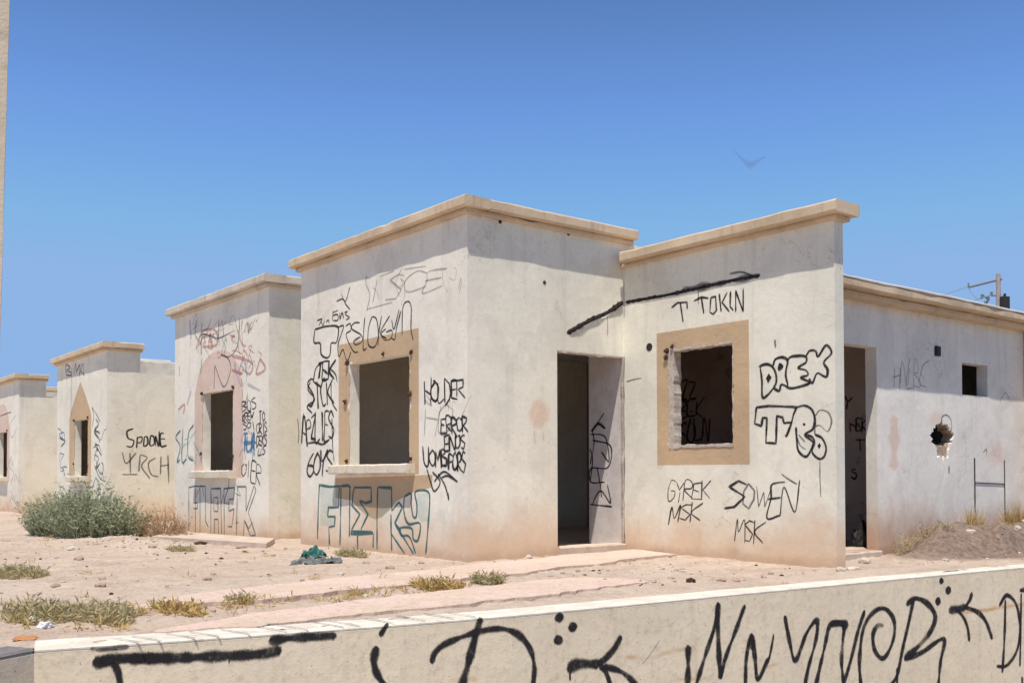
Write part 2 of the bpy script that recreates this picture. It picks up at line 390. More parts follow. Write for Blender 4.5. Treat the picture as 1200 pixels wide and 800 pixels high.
# ------------------------------------------------------------------ spray paint strokes
def smooth(pts, step=1.6, curved=True):
    if len(pts) == 1: return pts
    P = [Vector((p[0], p[1])) for p in pts]; out = []
    Q = [P[0]*2-P[1]]+P+[P[-1]*2-P[-2]]
    for i in range(1, len(Q)-2):
        a, b, c, d = Q[i-1:i+3]; n = max(2, int((c-b).length/step))
        for k in range(n):
            t = k/n
            if curved: q = .5*((2*b)+(c-a)*t+(2*a-5*b+4*c-d)*t*t+(3*b-a-3*c+d)*t**3)
            else: q = b.lerp(c, t)
            out.append(q)
    out.append(P[-1]); return out
class Spray:
    """collects spray strokes on one plane; strokes that belong together become one graffiti mesh"""
    def __init__(s, plane, off=.0009): s.f = surf(plane); s.ops = []; s.k = 0; s.off = off+.0006
    def begin(s): s.bm = bmesh.new(); s.lay = s.bm.verts.layers.float.new('cover')
    def v(s, co, a):
        q = s.bm.verts.new(co); q[s.lay] = a; return q
    def add(s, fn, P, m, *a):
        xs = [p[0] for p in P]; ys = [p[1] for p in P]
        s.ops.append(((min(xs)-m, min(ys)-m, max(xs)+m, max(ys)+m), fn, a))
    def stroke(s, P, w, curved=True, soft=.45, var=.30, step=1.8): s.add(s._stroke, P, w*.5, P, w, curved, soft, var, step)
    def blob(s, x, y, rx, ry, core=.35, top=1.): s.add(s._blob, [(x-rx, y-ry), (x+rx, y+ry)], 0, x, y, rx, ry, core, top)
    def poly(s, P, a=1.): s.add(s._poly, P, 0, P, a)
    def _stroke(s, P, w, curved, soft, var, step):
        """w = stroke width in photograph pixels, turned to metres at its real distance"""
        pp = smooth(P, step, curved)
        W3 = [s.f(p[0], p[1]) for p in pp]; n = len(W3)
        prev = None; last = None; seed = random.random()*50; soft = max(soft, .75)
        dep0 = (W3[0][0]-CAM).dot(Fv)
        if w*dep0/FPX > .04 and n > 6 and random.random() < .5:       # paint that ran
            q = pp[random.randrange(2, n-2)]; L = random.uniform(8, 22)
            s.add(s._stroke, [q], 0, [(q[0], q[1]), (q[0]+.2, q[1]+L*.5), (q[0], q[1]+L)], 1.3, False, .5, .1, 1.8)
        for i, (Pn, nr) in enumerate(W3):
            T = (W3[min(i+1, n-1)][0]-W3[max(i-1, 0)][0])
            if T.length < 1e-7: continue
            T.normalize(); S = nr.cross(T).normalized()
            dep = (Pn-CAM).dot(Fv); hw = w*.5*dep/FPX*(1+var*1.8*noise.noise(Vector((seed+i*.11, 0, 0))))
            tip = min(i, n-1-i)
            if tip == 0: hw *= .6
            a = min(1., .86+.55*noise.noise(Vector((seed+i*.07, 5, 0))))
            a = max(.42, a)
            off = s.off+s.k*.00004+i*.0000015
            c = Pn+nr*off; o = hw*(1+soft); jx = S*(hw*.10*noise.noise(Vector((seed+i*.9, 3, 0))))
            row = [s.v(c-S*o, 0), s.v(c+jx-S*hw*.62, a), s.v(c+jx+S*hw*.62, a), s.v(c+S*o, 0)]
            if prev:
                for j in range(3): s.bm.faces.new((prev[j], row[j], row[j+1], prev[j+1]))
            else:
                e = [s.v(q.co-T*hw, 0) for q in row]
                for j in range(3): s.bm.faces.new((e[j], row[j], row[j+1], e[j+1]))
            prev = row; last = (T, hw)
        if last:
            e = [s.v(q.co+last[0]*last[1], 0) for q in prev]
            for j in range(3): s.bm.faces.new((prev[j], e[j], e[j+1], prev[j+1]))
        s.k += 1
    def _blob(s, x, y, rx, ry, core, top):
        P, nr = s.f(x, y); off = s.off+s.k*.00004; s.k += 1
        c = s.v(P+nr*off, top); rings = []
        for rr, a in ((core, top), (1., 0)):
            R_ = []
            for i in range(20):
                t = 2*math.pi*i/20; q = rr*(1+.22*noise.noise(Vector((x+math.cos(t), y+math.sin(t), 0))))
                Q_, _ = s.f(x+rx*q*math.cos(t), y+ry*q*math.sin(t)); R_.append(s.v(Q_+nr*off, a))
            rings.append(R_)
        for i in range(20):
            j = (i+1) % 20
            s.bm.faces.new((c, rings[0][i], rings[0][j])); s.bm.faces.new((rings[0][i], rings[1][i], rings[1][j], rings[0][j]))
    def _poly(s, P, a):
        off = s.off+s.k*.00004; s.k += 1
        vs = []
        for p in P: q, nr = s.f(*p); vs.append(s.v(q+nr*off, a))
        s.bm.faces.new(vs)
    def done(s, parent, col, label=None, name='graffiti', join=9):
        groups = []
        for op in s.ops:
            b = op[0]; hit = [g for g in groups if any(b[0]-join < o[0][2] and b[2]+join > o[0][0] and b[1]-join < o[0][3] and b[3]+join > o[0][1] for o in g)]
            g = [op]
            for h in hit: g = h+g; groups.remove(h)
            groups.append(g)
        for g in groups:
            s.begin(); n0 = len(s.ops)
            for (_, fn, a) in g: fn(*a)
            for (_, fn, a) in s.ops[n0:]: fn(*a)
            s.ops = s.ops[:n0]
            mesh_obj(name, s.bm, PAINT[col], parent, label=label)
def pts(t, z=None):
    r = []
    for w in t.split():
        a, b = w.split(','); a = float(a); b = float(b)
        if z: a = z[0]+a/z[2]; b = z[1]+b/z[2]
        r.append((a, b))
    return r
FONT = {
'A': '0,0 .45,1 .6,1 1,0|.2,.4 .85,.38', 'B': '0,0 0,1 .7,.95 .8,.7 .1,.52 .9,.4 .9,.1 0,0', 'C': '1,.85 .6,1 .1,.8 0,.4 .3,0 1,.12',
'D': '0,0 .05,1 .7,.85 1,.5 .7,.1 0,0', 'E': '1,1 .1,.95 .05,.5 0,0 1,.05|.05,.5 .8,.52', 'F': '1,1 .05,.95 0,0|.05,.5 .8,.55',
'G': '1,.9 .4,1 0,.5 .3,0 .95,.1 .95,.45 .5,.45', 'H': '0,0 .05,1|1,1 .95,0|0,.5 1,.52', 'I': '.5,1 .5,0', 'J': '.2,1 1,1 .8,1 .8,.15 .4,0 0,.2',
'K': '0,1 .05,0|1,1 .1,.45 1,0', 'L': '.1,1 .05,0 1,.05', 'M': '0,0 .1,1 .5,.35 .9,1 1,0', 'N': '0,0 .08,1 .9,0 1,1', 'O': '.5,1 .05,.7 .1,.2 .5,0 .95,.3 .9,.8 .5,1',
'P': '0,0 .05,1 .8,.95 .9,.6 .05,.5', 'R': '0,0 .05,1 .8,.95 .85,.6 .1,.5 1,0', 'S': '.95,.9 .4,1 .05,.75 .9,.35 .6,0 0,.1', 'T': '0,1 1,.97|.5,1 .5,0',
'U': '0,1 .05,.15 .5,0 .9,.2 1,1', 'V': '0,1 .5,0 1,1', 'W': '0,1 .25,0 .5,.7 .75,0 1,1', 'X': '0,0 1,1|0,1 1,0', 'Y': '0,1 .45,.5 1,1|.45,.5 .4,0', 'Z': '0,1 1,1 0,0 1,.05',
'6': '.8,1 .2,.7 .05,.2 .5,0 .9,.2 .7,.5 .1,.4', '0': '.5,1 .05,.7 .1,.2 .5,0 .95,.3 .9,.8 .5,1', '.': '.4,.05 .5,0', '~': '0,.4 .3,.8 .6,.2 1,.6'}
def text(sp, s, quad, w, jit=.10, curved=None, gap=.02):
    """quad = TL TR BR BL where the word stands in the photograph; quick uneven hand lettering"""
    (x0, y0), (x1, y1), (x2, y2), (x3, y3) = quad; n = len(s)
    sl = random.uniform(-.10, .16)
    for i, ch in enumerate(s):
        if ch not in FONT: continue
        hs = random.uniform(.88, 1.16); dy = random.uniform(-.08, .08); ws = random.uniform(.92, 1.2)
        for st in FONT[ch].split('|'):
            P = []
            for q in pts(st):
                v_ = (q[1]-.5)*hs+.5+dy+random.uniform(-jit, jit)
                a = (i+gap/2+(1-gap)*(.5+(q[0]-.5)*ws+sl*(v_-.5)*2+random.uniform(-jit, jit)))/n; b = 1-v_
                P.append(((x0*(1-a)+x1*a)*(1-b)+(x3*(1-a)+x2*a)*b, (y0*(1-a)+y1*a)*(1-b)+(y3*(1-a)+y2*a)*b))
            if random.random() < .35: P[-1] = (P[-1][0]+random.uniform(-1, 1), P[-1][1]+random.uniform(1, 4))
            cv = random.random() < .6 if curved is None else curved
            sp.stroke(P, w*random.uniform(.95, 1.35), cv, step=2.)
            if w > 1.6 and random.random() < .3: sp.stroke([(p[0]+random.uniform(-1.2, 1.2), p[1]+random.uniform(-1.2, 1.2)) for p in P], w*.8, True, step=2.)
def Q(x0, y0, x1, y1, sl=0): return ((x0, y0+sl/2), (x1, y0-sl/2), (x1, y1-sl/2), (x0, y1+sl/2))

# ------------------------------------------------------------------ sky + sun
EL = 68.5
sun_dir = Vector((math.cos(rad(EL))*math.cos(rad(-49)), math.cos(rad(EL))*math.sin(rad(-49)), math.sin(rad(EL))))
w = D.worlds.new('World'); sc.world = w; w.use_nodes = True
nt = w.node_tree; bg = nt.nodes['Background']
sky = nt.nodes.new('ShaderNodeTexSky'); sky.sky_type = 'NISHITA'; sky.sun_disc = False
sky.sun_elevation = rad(EL); sky.sun_rotation = math.atan2(sun_dir.x, sun_dir.y)
sky.air_density = 1.0; sky.dust_density = .6; sky.ozone_density = 1.6; sky.altitude = 1100
SKS = .12
v1 = nt.nodes.new('ShaderNodeVectorMath'); v1.operation = 'MULTIPLY'; nt.links.new(sky.outputs[0], v1.inputs[0]); v1.inputs[1].default_value = (1.0, 1.29, 1.68)
v2 = nt.nodes.new('ShaderNodeVectorMath'); v2.operation = 'MINIMUM'; nt.links.new(v1.outputs[0], v2.inputs[0]); v2.inputs[1].default_value = (.27/SKS, .46/SKS, .78/SKS)
tc = nt.nodes.new('ShaderNodeTexCoord'); sx_ = nt.nodes.new('ShaderNodeSeparateXYZ'); nt.links.new(tc.outputs['Generated'], sx_.inputs[0])
mr = nt.nodes.new('ShaderNodeMapRange'); mr.interpolation_type = 'SMOOTHSTEP'; nt.links.new(sx_.outputs[2], mr.inputs[0])
mr.inputs['From Min'].default_value = .25; mr.inputs['From Max'].default_value = .75; mr.inputs['To Min'].default_value = 1; mr.inputs['To Max'].default_value = .26
v3 = nt.nodes.new('ShaderNodeVectorMath'); v3.operation = 'SCALE'; nt.links.new(v2.outputs[0], v3.inputs[0]); nt.links.new(mr.outputs[0], v3.inputs['Scale'])
nt.links.new(v3.outputs[0], bg.inputs[0]); bg.inputs[1].default_value = SKS
sl = D.lights.new('sun', 'SUN'); sl.energy = 5; sl.angle = rad(.53); sl.color = (1, .94, .85)
so = D.objects.new('sun', sl); COL.objects.link(so); so.rotation_euler = sun_dir.to_track_quat('Z', 'Y').to_euler(); so.location = (0, 0, 30)

# ------------------------------------------------------------------ ground
def gz(x, y):
    z = -.012+.016*noise.noise(Vector((x*.8, y*.8, 0)))+.008*noise.noise(Vector((x*3, y*3, 5)))
    # spoil heap by the side wall, a low ridge under the far houses
    dx = (x+5.5)/.62; dy = (y-11.25)/1.75; r = dx*dx+dy*dy
    if r < 1.3:
        f = min(1, max(0, (1.15-r-.35*noise.noise(Vector((x*2.5, y*2.5, 4))))/.9)); f = f*f*(3-2*f)
        z += f*(.25+.07*noise.noise(Vector((x*3.5, y*3.5, 1)))+.035*noise.noise(Vector((x*11, y*11, 1)))+.02*noise.noise(Vector((x*27, y*27, 1))))
    dx = (x+13.2)/1.2; dy = (y-4.25)/.35; r = dx*dx+dy*dy
    if r < 6: z += .05*math.exp(-r)*(1+.6*noise.noise(Vector((x*5, y*5, 1))))
    if x > -30:
        rg = max(0, noise.noise(Vector((x*.7, y*.9, 11)))+.15)
        z += .010*noise.noise(Vector((x*6, y*6, 4)))+(.008+.02*rg)*noise.noise(Vector((x*13, y*13, 2)))+(.004+.012*rg)*noise.noise(Vector((x*30, y*30, 2)))
    return z
def inside(x, y):                        # under a house nothing may poke through the floor
    return False
bm = bmesh.new()
ys = [-260, -120, -60, -30, -15, -8, -4, -2, -1]
y = -.4
while y < 13.5: ys.append(y); y += .055
ys += [14, 15, 17, 20, 26, 36, 60, 120, 260]
ss = []; s = 0.
while s < 11: ss.append(s); s += .055
while s < 280: ss.append(s); s *= 1.06
grid = []
for y in ys:
    if y < 1.185:
        xe = -5.061+.50/.866*(1.185-max(y, -.07)) if y > -.07 else -4.336
    else: xe = wallx(y)
    row = []
    for s in ss:
        x = xe-.11-s; row.append(bm.verts.new((x, y, gz(x, y))))
    grid.append(row)
for a, b in zip(grid, grid[1:]):
    for i in range(len(ss)-1): bm.faces.new((a[i], b[i], b[i+1], a[i+1]))
bmesh.ops.recalc_face_normals(bm, faces=bm.faces)
mesh_obj('ground', bm, M['ground'], smooth=True, kind='structure')
bm = bmesh.new()
n = 24; vs = [[bm.verts.new(((i/n-.5)*1600, (j/n-.5)*1600, -1.12)) for j in range(n+1)] for i in range(n+1)]
for i in range(n):
    for j in range(n): bm.faces.new((vs[i][j], vs[i+1][j], vs[i+1][j+1], vs[i][j+1]))
mesh_obj('street', bm, M['street'], kind='structure')

def sheet(name, edge_a, edge_b, h, mat, n=60, m=8):
    """a concrete strip between two edge polylines, with a thickness and broken dusty edges"""
    def samp(L, t):
        k = t*(len(L)-1); i = min(int(k), len(L)-2); f = k-i
        return Vector(L[i]).lerp(Vector(L[i+1]), f)
    bm = bmesh.new(); g = []
    for i in range(n+1):
        a = samp(edge_a, i/n); b = samp(edge_b, i/n); row = []
        for j in range(m+1):
            p = a.lerp(b, j/m)
            if j in (0, m): p += Vector((.07*noise.noise(Vector((p.x*2, p.y*2, 3)))+.05*noise.noise(Vector((p.x*9, p.y*9, 3))), 0))
            row.append(bm.verts.new((p.x, p.y, h+.010*noise.noise(Vector((p.x*1.5, p.y*1.5, 9))))))
        g.append(row)
    for a, b in zip(g, g[1:]):
        for j in range(m): bm.faces.new((a[j], b[j], b[j+1], a[j+1]))
    bd = [e for e in bm.edges if e.is_boundary]
    r = bmesh.ops.extrude_edge_only(bm, edges=bd)
    for v in [q for q in r['geom'] if isinstance(q, bmesh.types.BMVert)]: v.co.z -= .09
    bmesh.ops.recalc_face_normals(bm, faces=bm.faces)
    return mesh_obj(name, bm, mat, kind='structure')
A = [at(x, y, 2, 0)[:2] for x, y in ((250, 693), (300, 688), (390, 679), (473, 671), (548, 663), (620, 656), (700, 648), (745, 645))]
B = [at(x, y, 2, 0)[:2] for x, y in ((130, 716), (300, 704), (400, 694), (473, 687), (548, 679), (620, 671), (700, 661), (792, 650))]
sheet('path', A, B, .012, M['path'])
A = [at(x, y, 2, 0)[:2] for x, y in ((185, 738), (300, 720), (440, 702), (540, 691), (620, 681), (690, 677), (752, 680))]
B = [at(x, y, 2, 0)[:2] for x, y in ((180, 742), (300, 733), (440, 719), (540, 709), (620, 699), (690, 690), (757, 682))]
sheet('path', A, B, .008, M['path'])

# ------------------------------------------------------------------ boundary wall in front
bwall = empty('boundary_wall', (-4.5, 5, -1.12), 'long low cream plastered boundary wall sprayed with big black letters along the front of the lot', 'wall')
TH = .20
def wall_run(line, name, mat, top, bot, th0, seed, **k):
    bm = bmesh.new(); rows = []; L = []
    for (a, b) in zip(line, line[1:]):
        n = max(1, int(math.dist(a, b)/.12))
        for i in range(n): L.append((a[0]+(b[0]-a[0])*i/n, a[1]+(b[1]-a[1])*i/n, Vector((b[1]-a[1], a[0]-b[0], 0)).normalized()))
    L.append((*line[-1], L[-1][2]))
    for (x, y, nr) in L:
        P = Vector((x, y, 0)); row = []
        dz = .004*noise.noise(Vector((x*3, y*3, seed)))
        th = th0*(1.55-.55*min(1, max(0, (y-1.2)/7)))
        prof = [(0, bot), (0, top-.012+dz), (.012, top+dz), (th-.012, top+dz), (th, top-.012+dz), (th, bot)]
        for i, (d, z) in enumerate(prof): row.append(bm.verts.new(P-nr*d+Vector((0, 0, z))))
        rows.append(row)
    for a, b in zip(rows, rows[1:]):
        for j in range(5): bm.faces.new((a[j], b[j], b[j+1], a[j+1]))
    bm.faces.new(rows[0]); bm.faces.new(rows[-1])
    bmesh.ops.recalc_face_normals(bm, faces=bm.faces)
    return mesh_obj(name, bm, mat, bwall, **k)
w_main = wall_run(WL, 'wall_face', M['fore'], -.004, -1.12, TH, 1)
cap = wall_run(WL, 'wall_cap', M['capwhite'], .0005, -.0035, TH+.002, 1)
SEG2 = [(-5.061+.50*1.45, 1.185-.866*1.45), (-5.061+.0, 1.185)]
w_l = wall_run([(-4.336, -22), SEG2[0]], 'wall_face', M['fore'], .03, -1.12, TH, 3)
w_2 = wall_run(SEG2, 'wall_face', M['fore'], -.008, -1.12, .11, 2, label='shaded return of the wall at its left end')
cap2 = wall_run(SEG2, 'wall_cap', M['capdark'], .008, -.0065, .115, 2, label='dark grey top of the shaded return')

def wg(zs, strokes, w_, col='black', plane='W', parent=None, label=None, curved=True, off=.0012, soft=.6):
    sp = Spray(plane, off)
    for st in strokes:
        ww = w_
        if isinstance(st, tuple): st, ww = st
        sp.stroke(pts(st, zs), ww, curved, soft)
    return sp.done(parent or w_main, col, label)
wg(None, [('110,776 150,772 230,769 300,766 328,761', 10), ('316,751 340,747 393,744', 8), ('118,773 150,770 200,771', 10), ('134,777 139,790 142,815', 7)], 8, label='thick black spray bar of a letter')
wg(None, [('575,490 545,540 530,600 520,680 535,720 565,760', 6)], 6, label='black spray letter C') if False else None
wg((300, 600, 3.75), [('578,488 545,540', 5), ('528,590 518,650 530,705 570,765', 7)], 7, label='curved black spray letter')
wg(None, [('563,724 556,748 549,775 540,806', 8), ('506,776 509,765 518,756 532,749 555,741 580,736 597,738 611,746 622,762 626,782 624,806', 6)], 6, label='black spray letter D')
sp = Spray('W', .0012)
for x, y in ((655, 723), (671, 734), (654, 749)): sp.blob(x, y, 6.5, 7, .6)
for x, y, q in ((1103, 680, 3.2), (1111, 691, 4), (1099, 704, 4)): sp.blob(x, y, q, q*1.5, .6)
sp.done(w_main, 'black', 'round black spray dots')
wg((600, 620, 4), [('262,655 300,632 350,628 405,630', 10), ('405,628 440,600 480,555 510,500', 7), ('410,635 440,670 462,730', 5), ('430,640 500,660 545,690 590,740', 6), ('270,665 272,705', 2)], 6, label='black spray letter K')
wg((600, 620, 4), [('825,545 825,640 822,735', 7), ('860,735 905,590 950,450 967,345', 5), ('965,345 964,450 970,600 977,695', 6.5), ('977,695 1000,600 1045,480 1090,355', 5), ('1093,735 1098,600 1122,495 1138,600 1152,700 1200,605', 5), ('1122,495 1128,560', 7)], 5, label='tall black spray letters W and N')
wg((900, 620, 4), [('0,620 14,560 26,490', 3), ('78,405 100,520 128,612 180,485 228,425 225,510 190,640 172,730', 5), ('222,735 262,560 292,445 352,445 350,520 344,620 355,730', 5), ('356,715 385,620 420,480 452,380', 5), ('292,443 365,440 350,470', 6)], 5, label='black spray letters Y and N')
wg((900, 620, 4), [('436,740 428,620 445,470 490,390 545,370 588,420 590,500 560,580 530,602 498,560 492,490 515,448 540,450', 5), ('682,325 660,430 630,560 605,680 570,735', 5), ('650,350 690,322 745,345 782,400 770,460 720,530 640,605', 6), ('640,605 720,575 822,512 808,620 797,735', 5), ('605,650 604,740', 4)], 5, label='black spray letters O and R')
wg((900, 620, 4), [('850,378 900,370 925,360', 8), ('925,360 945,330 955,298', 5), ('880,372 915,410 935,460 943,520', 4), ('920,362 980,385 1020,430 1050,510', 5)], 5, label='black spray letter K')
wg((900, 620, 4), [('1112,330 1108,500 1098,668', 4), ('1084,356 1118,308 1160,345 1180,440 1168,560 1120,635 1072,640', 4), ('1180,285 1215,280', 4), ('1186,300 1184,480 1180,640', 3), ('1190,690 1192,740', 4)], 4, label='black spray letter D at the right end')
wg((600, 620, 4), [('610,630 650,580 690,520', 1.2)], 1.2, 'faint', label='faint scratch on the wall')
wg((0, 550, 3.2), [('340,670 400,668 480,662', 5), ('360,676 440,672', 3)], 4, 'grey', label='smudged grey spray along the top edge')
# marks across the white top of the wall
sp = Spray((2, .0062), .0006)
for k in range(13):
    x = 140+k*33+random.uniform(-8, 8); yb = 751-(x-130)*.0768
    sp.stroke([(x-12, yb-4.5+.9), (x+6, yb-1), (x+24, yb+4.2-1.8)], 2.2, soft=.3)
for x0, x1 in ((190, 240), (250, 320), (330, 372), (465, 520)):
    y0 = 751-(x0-130)*.0768
    sp.stroke([(x0, y0+1), (x1, y0+1-(x1-x0)*.0768)], 1.3, soft=.3)
sp.done(cap, 'slate', 'faded writing across the white top of the wall')

# ------------------------------------------------------------------ houses
HT, HW, FY = 3.343, 3.497, 5.70
T = .13
def coping(parent, mat, y0, xr, xl, yr, yl, z, oh=.115, th=.105, fil=.035, back=.20):
    """front run from xl to xr, returns to yr (right) and yl (left)"""
    bm = bmesh.new()
    longbox(bm, 'x', xl-oh, xr+oh, y0-oh, y0+back, z+fil, z+fil+th, .014, seed=xl)
    longbox(bm, 'y', y0+back+.0005, yr, xr-back, xr+oh, z+fil, z+fil+th, .014, seed=xr)
    longbox(bm, 'y', y0+back+.0005, yl, xl-oh, xl+back, z+fil, z+fil+th, .014, seed=xr+5)
    o = mesh_obj('coping', bm, mat, parent)
    bm = bmesh.new(); f = oh*.45
    longbox(bm, 'x', xl-f, xr+f, y0-f, y0+T, z-.012, z+fil-.001, .008, seed=xl+3)
    longbox(bm, 'y', y0+T+.0005, yr-.01, xr-T, xr+f, z-.012, z+fil-.001, .008, seed=xl+4)
    longbox(bm, 'y', y0+T+.0005, yl-.01, xl-f, xl+T, z-.012, z+fil-.001, .008, seed=xl+7)
    mesh_obj('coping_moulding', bm, mat, o)
    return o
def sill(parent, x0, x1, y0, z0, z1, dep=.11, mat=None):
    bm = bmesh.new(); longbox(bm, 'x', x0, x1, y0-dep, y0+.10, z0, z1, .012, .08, .006, seed=x0)
    return mesh_obj('sill', bm, mat or M['sill'], parent)
def anchors(parent, axis, c, L):
    for (a, z, r) in L:
        bm = bmesh.new(); q = bmesh.ops.create_icosphere(bm, subdivisions=2, radius=r)
        P = Vector((a, c-.006, z)); sd = random.random()*50
        for v in q['verts']:
            k = 1+.9*noise.noise(v.co*45+Vector((sd, 0, 0)))
            v.co = Vector((v.co.x*k, v.co.y*.6*k, v.co.z*k*.9))+P
        mesh_obj('rusty_anchor', bm, M['rustbit'], parent)

# ---- the big house in front
H1 = empty('house', (-8.6, 8.5, 0), 'nearest abandoned house with tall corner block, open doorway and square window, covered in graffiti', 'house', 'abandoned houses along the row')
XL, XR = -11.374, -7.877; WY = 7.793; WX = -5.224; WZ = 3.075; SX = -5.80; RZ = 2.60; BY = 12.62
W1 = (-10.17, -8.904, .935, 2.085)
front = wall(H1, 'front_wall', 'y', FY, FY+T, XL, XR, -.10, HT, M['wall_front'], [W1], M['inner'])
# right hand wall of the block, with the doorway hard against the wing
side1 = wall(H1, 'side_wall', 'x', XR-T, XR, FY+T, WY, -.10, HT, M['wall_white'], [(6.84, WY+.5, .075, 2.10)], None)
bm = bmesh.new(); panel(bm, 'x', XR-T, XR, WY, WY+.9, RZ+.2, HT); mesh_obj('parapet', bm, M['wall_white'], H1)
wall(H1, 'side_wall', 'x', XL, XL+T, FY+T, BY, -.10, RZ, M['wall_cream'])
bm = bmesh.new(); panel(bm, 'x', XL, XL+T, FY+T, FY+.62, RZ+.0, HT); mesh_obj('parapet', bm, M['wall_cream'], H1)
coping(H1, M['coping'], FY, XR, XL, WY+.13, FY+.66, HT)
# wing front with its square window; inside the house it runs on as a lower wall
W2 = (-7.19, -6.36, 1.10, 2.105)
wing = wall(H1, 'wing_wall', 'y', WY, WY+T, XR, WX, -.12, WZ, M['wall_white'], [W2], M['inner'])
inner_return = wall(H1, 'inner_wall', 'y', WY, WY+T, -8.43, XR-.0005, -.10, RZ-.16, M['reveal'])
bm = bmesh.new()
longbox(bm, 'x', XR+.09, WX+.11, WY-.14, WY+T+.10, WZ+.03, WZ+.137, .014, seed=2)
c2 = mesh_obj('coping', bm, M['coping'], H1)
bm = bmesh.new(); longbox(bm, 'x', XR+.001, WX+.045, WY-.045, WY+T+.045, WZ-.012, WZ+.029, .008, seed=4)
mesh_obj('coping_moulding', bm, M['coping'], c2)
# long right hand side wall under the flat roof
DR = (8.42, 9.375, .04, 2.115); WN = (11.10, 11.69, 1.715, 2.08); HL = (10.36, 10.96, .86, 1.50)
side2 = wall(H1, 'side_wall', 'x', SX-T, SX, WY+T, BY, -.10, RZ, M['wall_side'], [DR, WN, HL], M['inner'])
bm = bmesh.new()
panel(bm, 'x', SX-T, SX+.0, BY, BY+.02, -.1, RZ); mesh_obj('side_wall', bm, M['wall_side'], H1)
wall(H1, 'back_wall', 'y', BY+.02, BY+.02+T, XL, SX, -.10, RZ, M['wall_cream'])
# roof slab with a tan stepped edge and pale membrane
bm = bmesh.new()
longbox(bm, 'y', WY+T+.002, BY+.35, SX-.30, SX+.24, RZ+.012, RZ+.098, .016, amp=.008, seed=5)
rf = mesh_obj('roof_edge', bm, M['coping'], H1)
bm = bmesh.new(); longbox(bm, 'y', WY+T+.004, BY+.33, SX-T+.01, SX+.15, RZ-.05, RZ+.011, .01, amp=.004, seed=6)
mesh_obj('coping_moulding', bm, M['coping'], rf)
bm = bmesh.new(); longbox(bm, 'y', WY+T+.004, BY+.33, SX-.28, SX+.245, RZ+.099, RZ+.122, .006, amp=.007, seed=8)
mesh_obj('roof_membrane', bm, M['roofmem'], rf)
bm = bmesh.new()
box(bm, XL+T+.001, SX-.301, WY+T+.001, BY+.02, RZ-.10, RZ+.08)
mesh_obj('roof', bm, M['roofmem'], H1)
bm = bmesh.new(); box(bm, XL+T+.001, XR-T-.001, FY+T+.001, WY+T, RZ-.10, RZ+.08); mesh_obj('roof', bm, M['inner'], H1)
bm = bmesh.new()
box(bm, XL+T+.001, XR-T-.001, FY+T+.001, WY+T, -.2, .045); box(bm, XL+T+.001, SX-T-.001, WY+T+.001, BY, -.2, .045)
mesh_obj('floor', bm, M['concrete'], H1)
# partitions
wall(H1, 'inner_wall', 'y', 10.35, 10.45, XL+T+.002, -6.9, .046, RZ-.105, M['inner'])
wall(H1, 'inner_wall', 'y', 10.35, 10.45, -6.8995, SX-T-.002, .046, RZ-.105, M['inner_lit'])  # same partition painted paler, as if lit through the side doorway
bm = bmesh.new(); longbox(bm, 'y', 6.85, WY-.003, XR-T-.02, XR+.035, -.06, .073, .012, seed=8)
mesh_obj('threshold', bm, M['concrete'], H1)
bm = bmesh.new(); longbox(bm, 'y', DR[0]+.005, DR[1]-.005, SX-T-.02, SX+.05, -.06, .038, .012, seed=9)
mesh_obj('threshold', bm, M['concrete'], H1)
# broken edges round the main doorway
bm = bmesh.new(); prev = None
for i in range(46):
    z = .09+i*(2.0/45); wdt = .012+.022*max(0, noise.noise(Vector((z*6, 3, 1))))+.01*max(0, noise.noise(Vector((z*21, 3, 1))))
    r = [bm.verts.new((XR+.004, WY-.0005-wdt, z)), bm.verts.new((XR+.006, WY-.0005, z)), bm.verts.new((XR-.03, WY-.0005-wdt*.6, z))]
    if prev:
        bm.faces.new((prev[0], prev[1], r[1], r[0])); bm.faces.new((prev[0], r[0], r[2], prev[2]))
    prev = r
mesh_obj('broken_edge', bm, M['broken'], H1)
bm = bmesh.new(); prev = None
for i in range(26):
    y = 6.845+i*(.93/25); d = .014+.025*max(0, noise.noise(Vector((y*8, 7, 1))))
    r = [bm.verts.new((XR+.004, y, 2.102)), bm.verts.new((XR+.004, y, 2.102-d)), bm.verts.new((XR-T, y, 2.1-d*.5))]
    if prev: bm.faces.new((prev[0], prev[1], r[1], r[0])); bm.faces.new((prev[1], prev[2], r[2], r[1]))
    prev = r
mesh_obj('broken_edge', bm, M['broken'], H1)

def surround(parent, y0, out, inn, mat, seed, proud=.0007, chips=(), amp=.010, name='window_surround'):
    bm = bmesh.new(); ring(bm, 'y', y0-proud, y0+.0, out, jagged(*inn, .03, amp, seed, chips))
    return mesh_obj(name, bm, mat, parent)
# main window: tan band left, top and right
o1 = [(-10.42, .83), (-8.73, .83), (-8.73, 2.33), (-10.42, 2.33)]
ws = surround(H1, FY, o1, (-10.165, -8.91, .94, 2.08), M['surround'], 3, chips=((-8.9, 1.9, .05, .03), (-8.9, 1.55, .07, .05), (-8.9, .99, .06, .05), (-10.17, 2.07, .09, .06), (-10.17, 1.6, .05, .05)))
sill(ws, -10.47, -8.80, FY-.002, .835, .938)
bm = bmesh.new()
ap = [at(x, y, 1, FY) for x, y in ((393, 560), (507, 556), (506, 571), (487, 575), (478, 580), (466, 586), (456, 597), (448, 605), (440, 608), (430, 604), (421, 596), (412, 586), (393, 583))]
slabpoly(bm, 'y', FY-.0006, FY, [(p.x, p.z) for p in ap]); mesh_obj('window_apron', bm, M['surround'], ws)
anchors(ws, 'y', FY-.01, [(-10.2, 2.1, .03), (-10.25, 1.66, .028), (-10.22, .98, .025), (-8.88, 1.66, .03), (-8.87, .99, .025), (-9.42, 2.13, .022), (-8.86, 2.09, .025)])
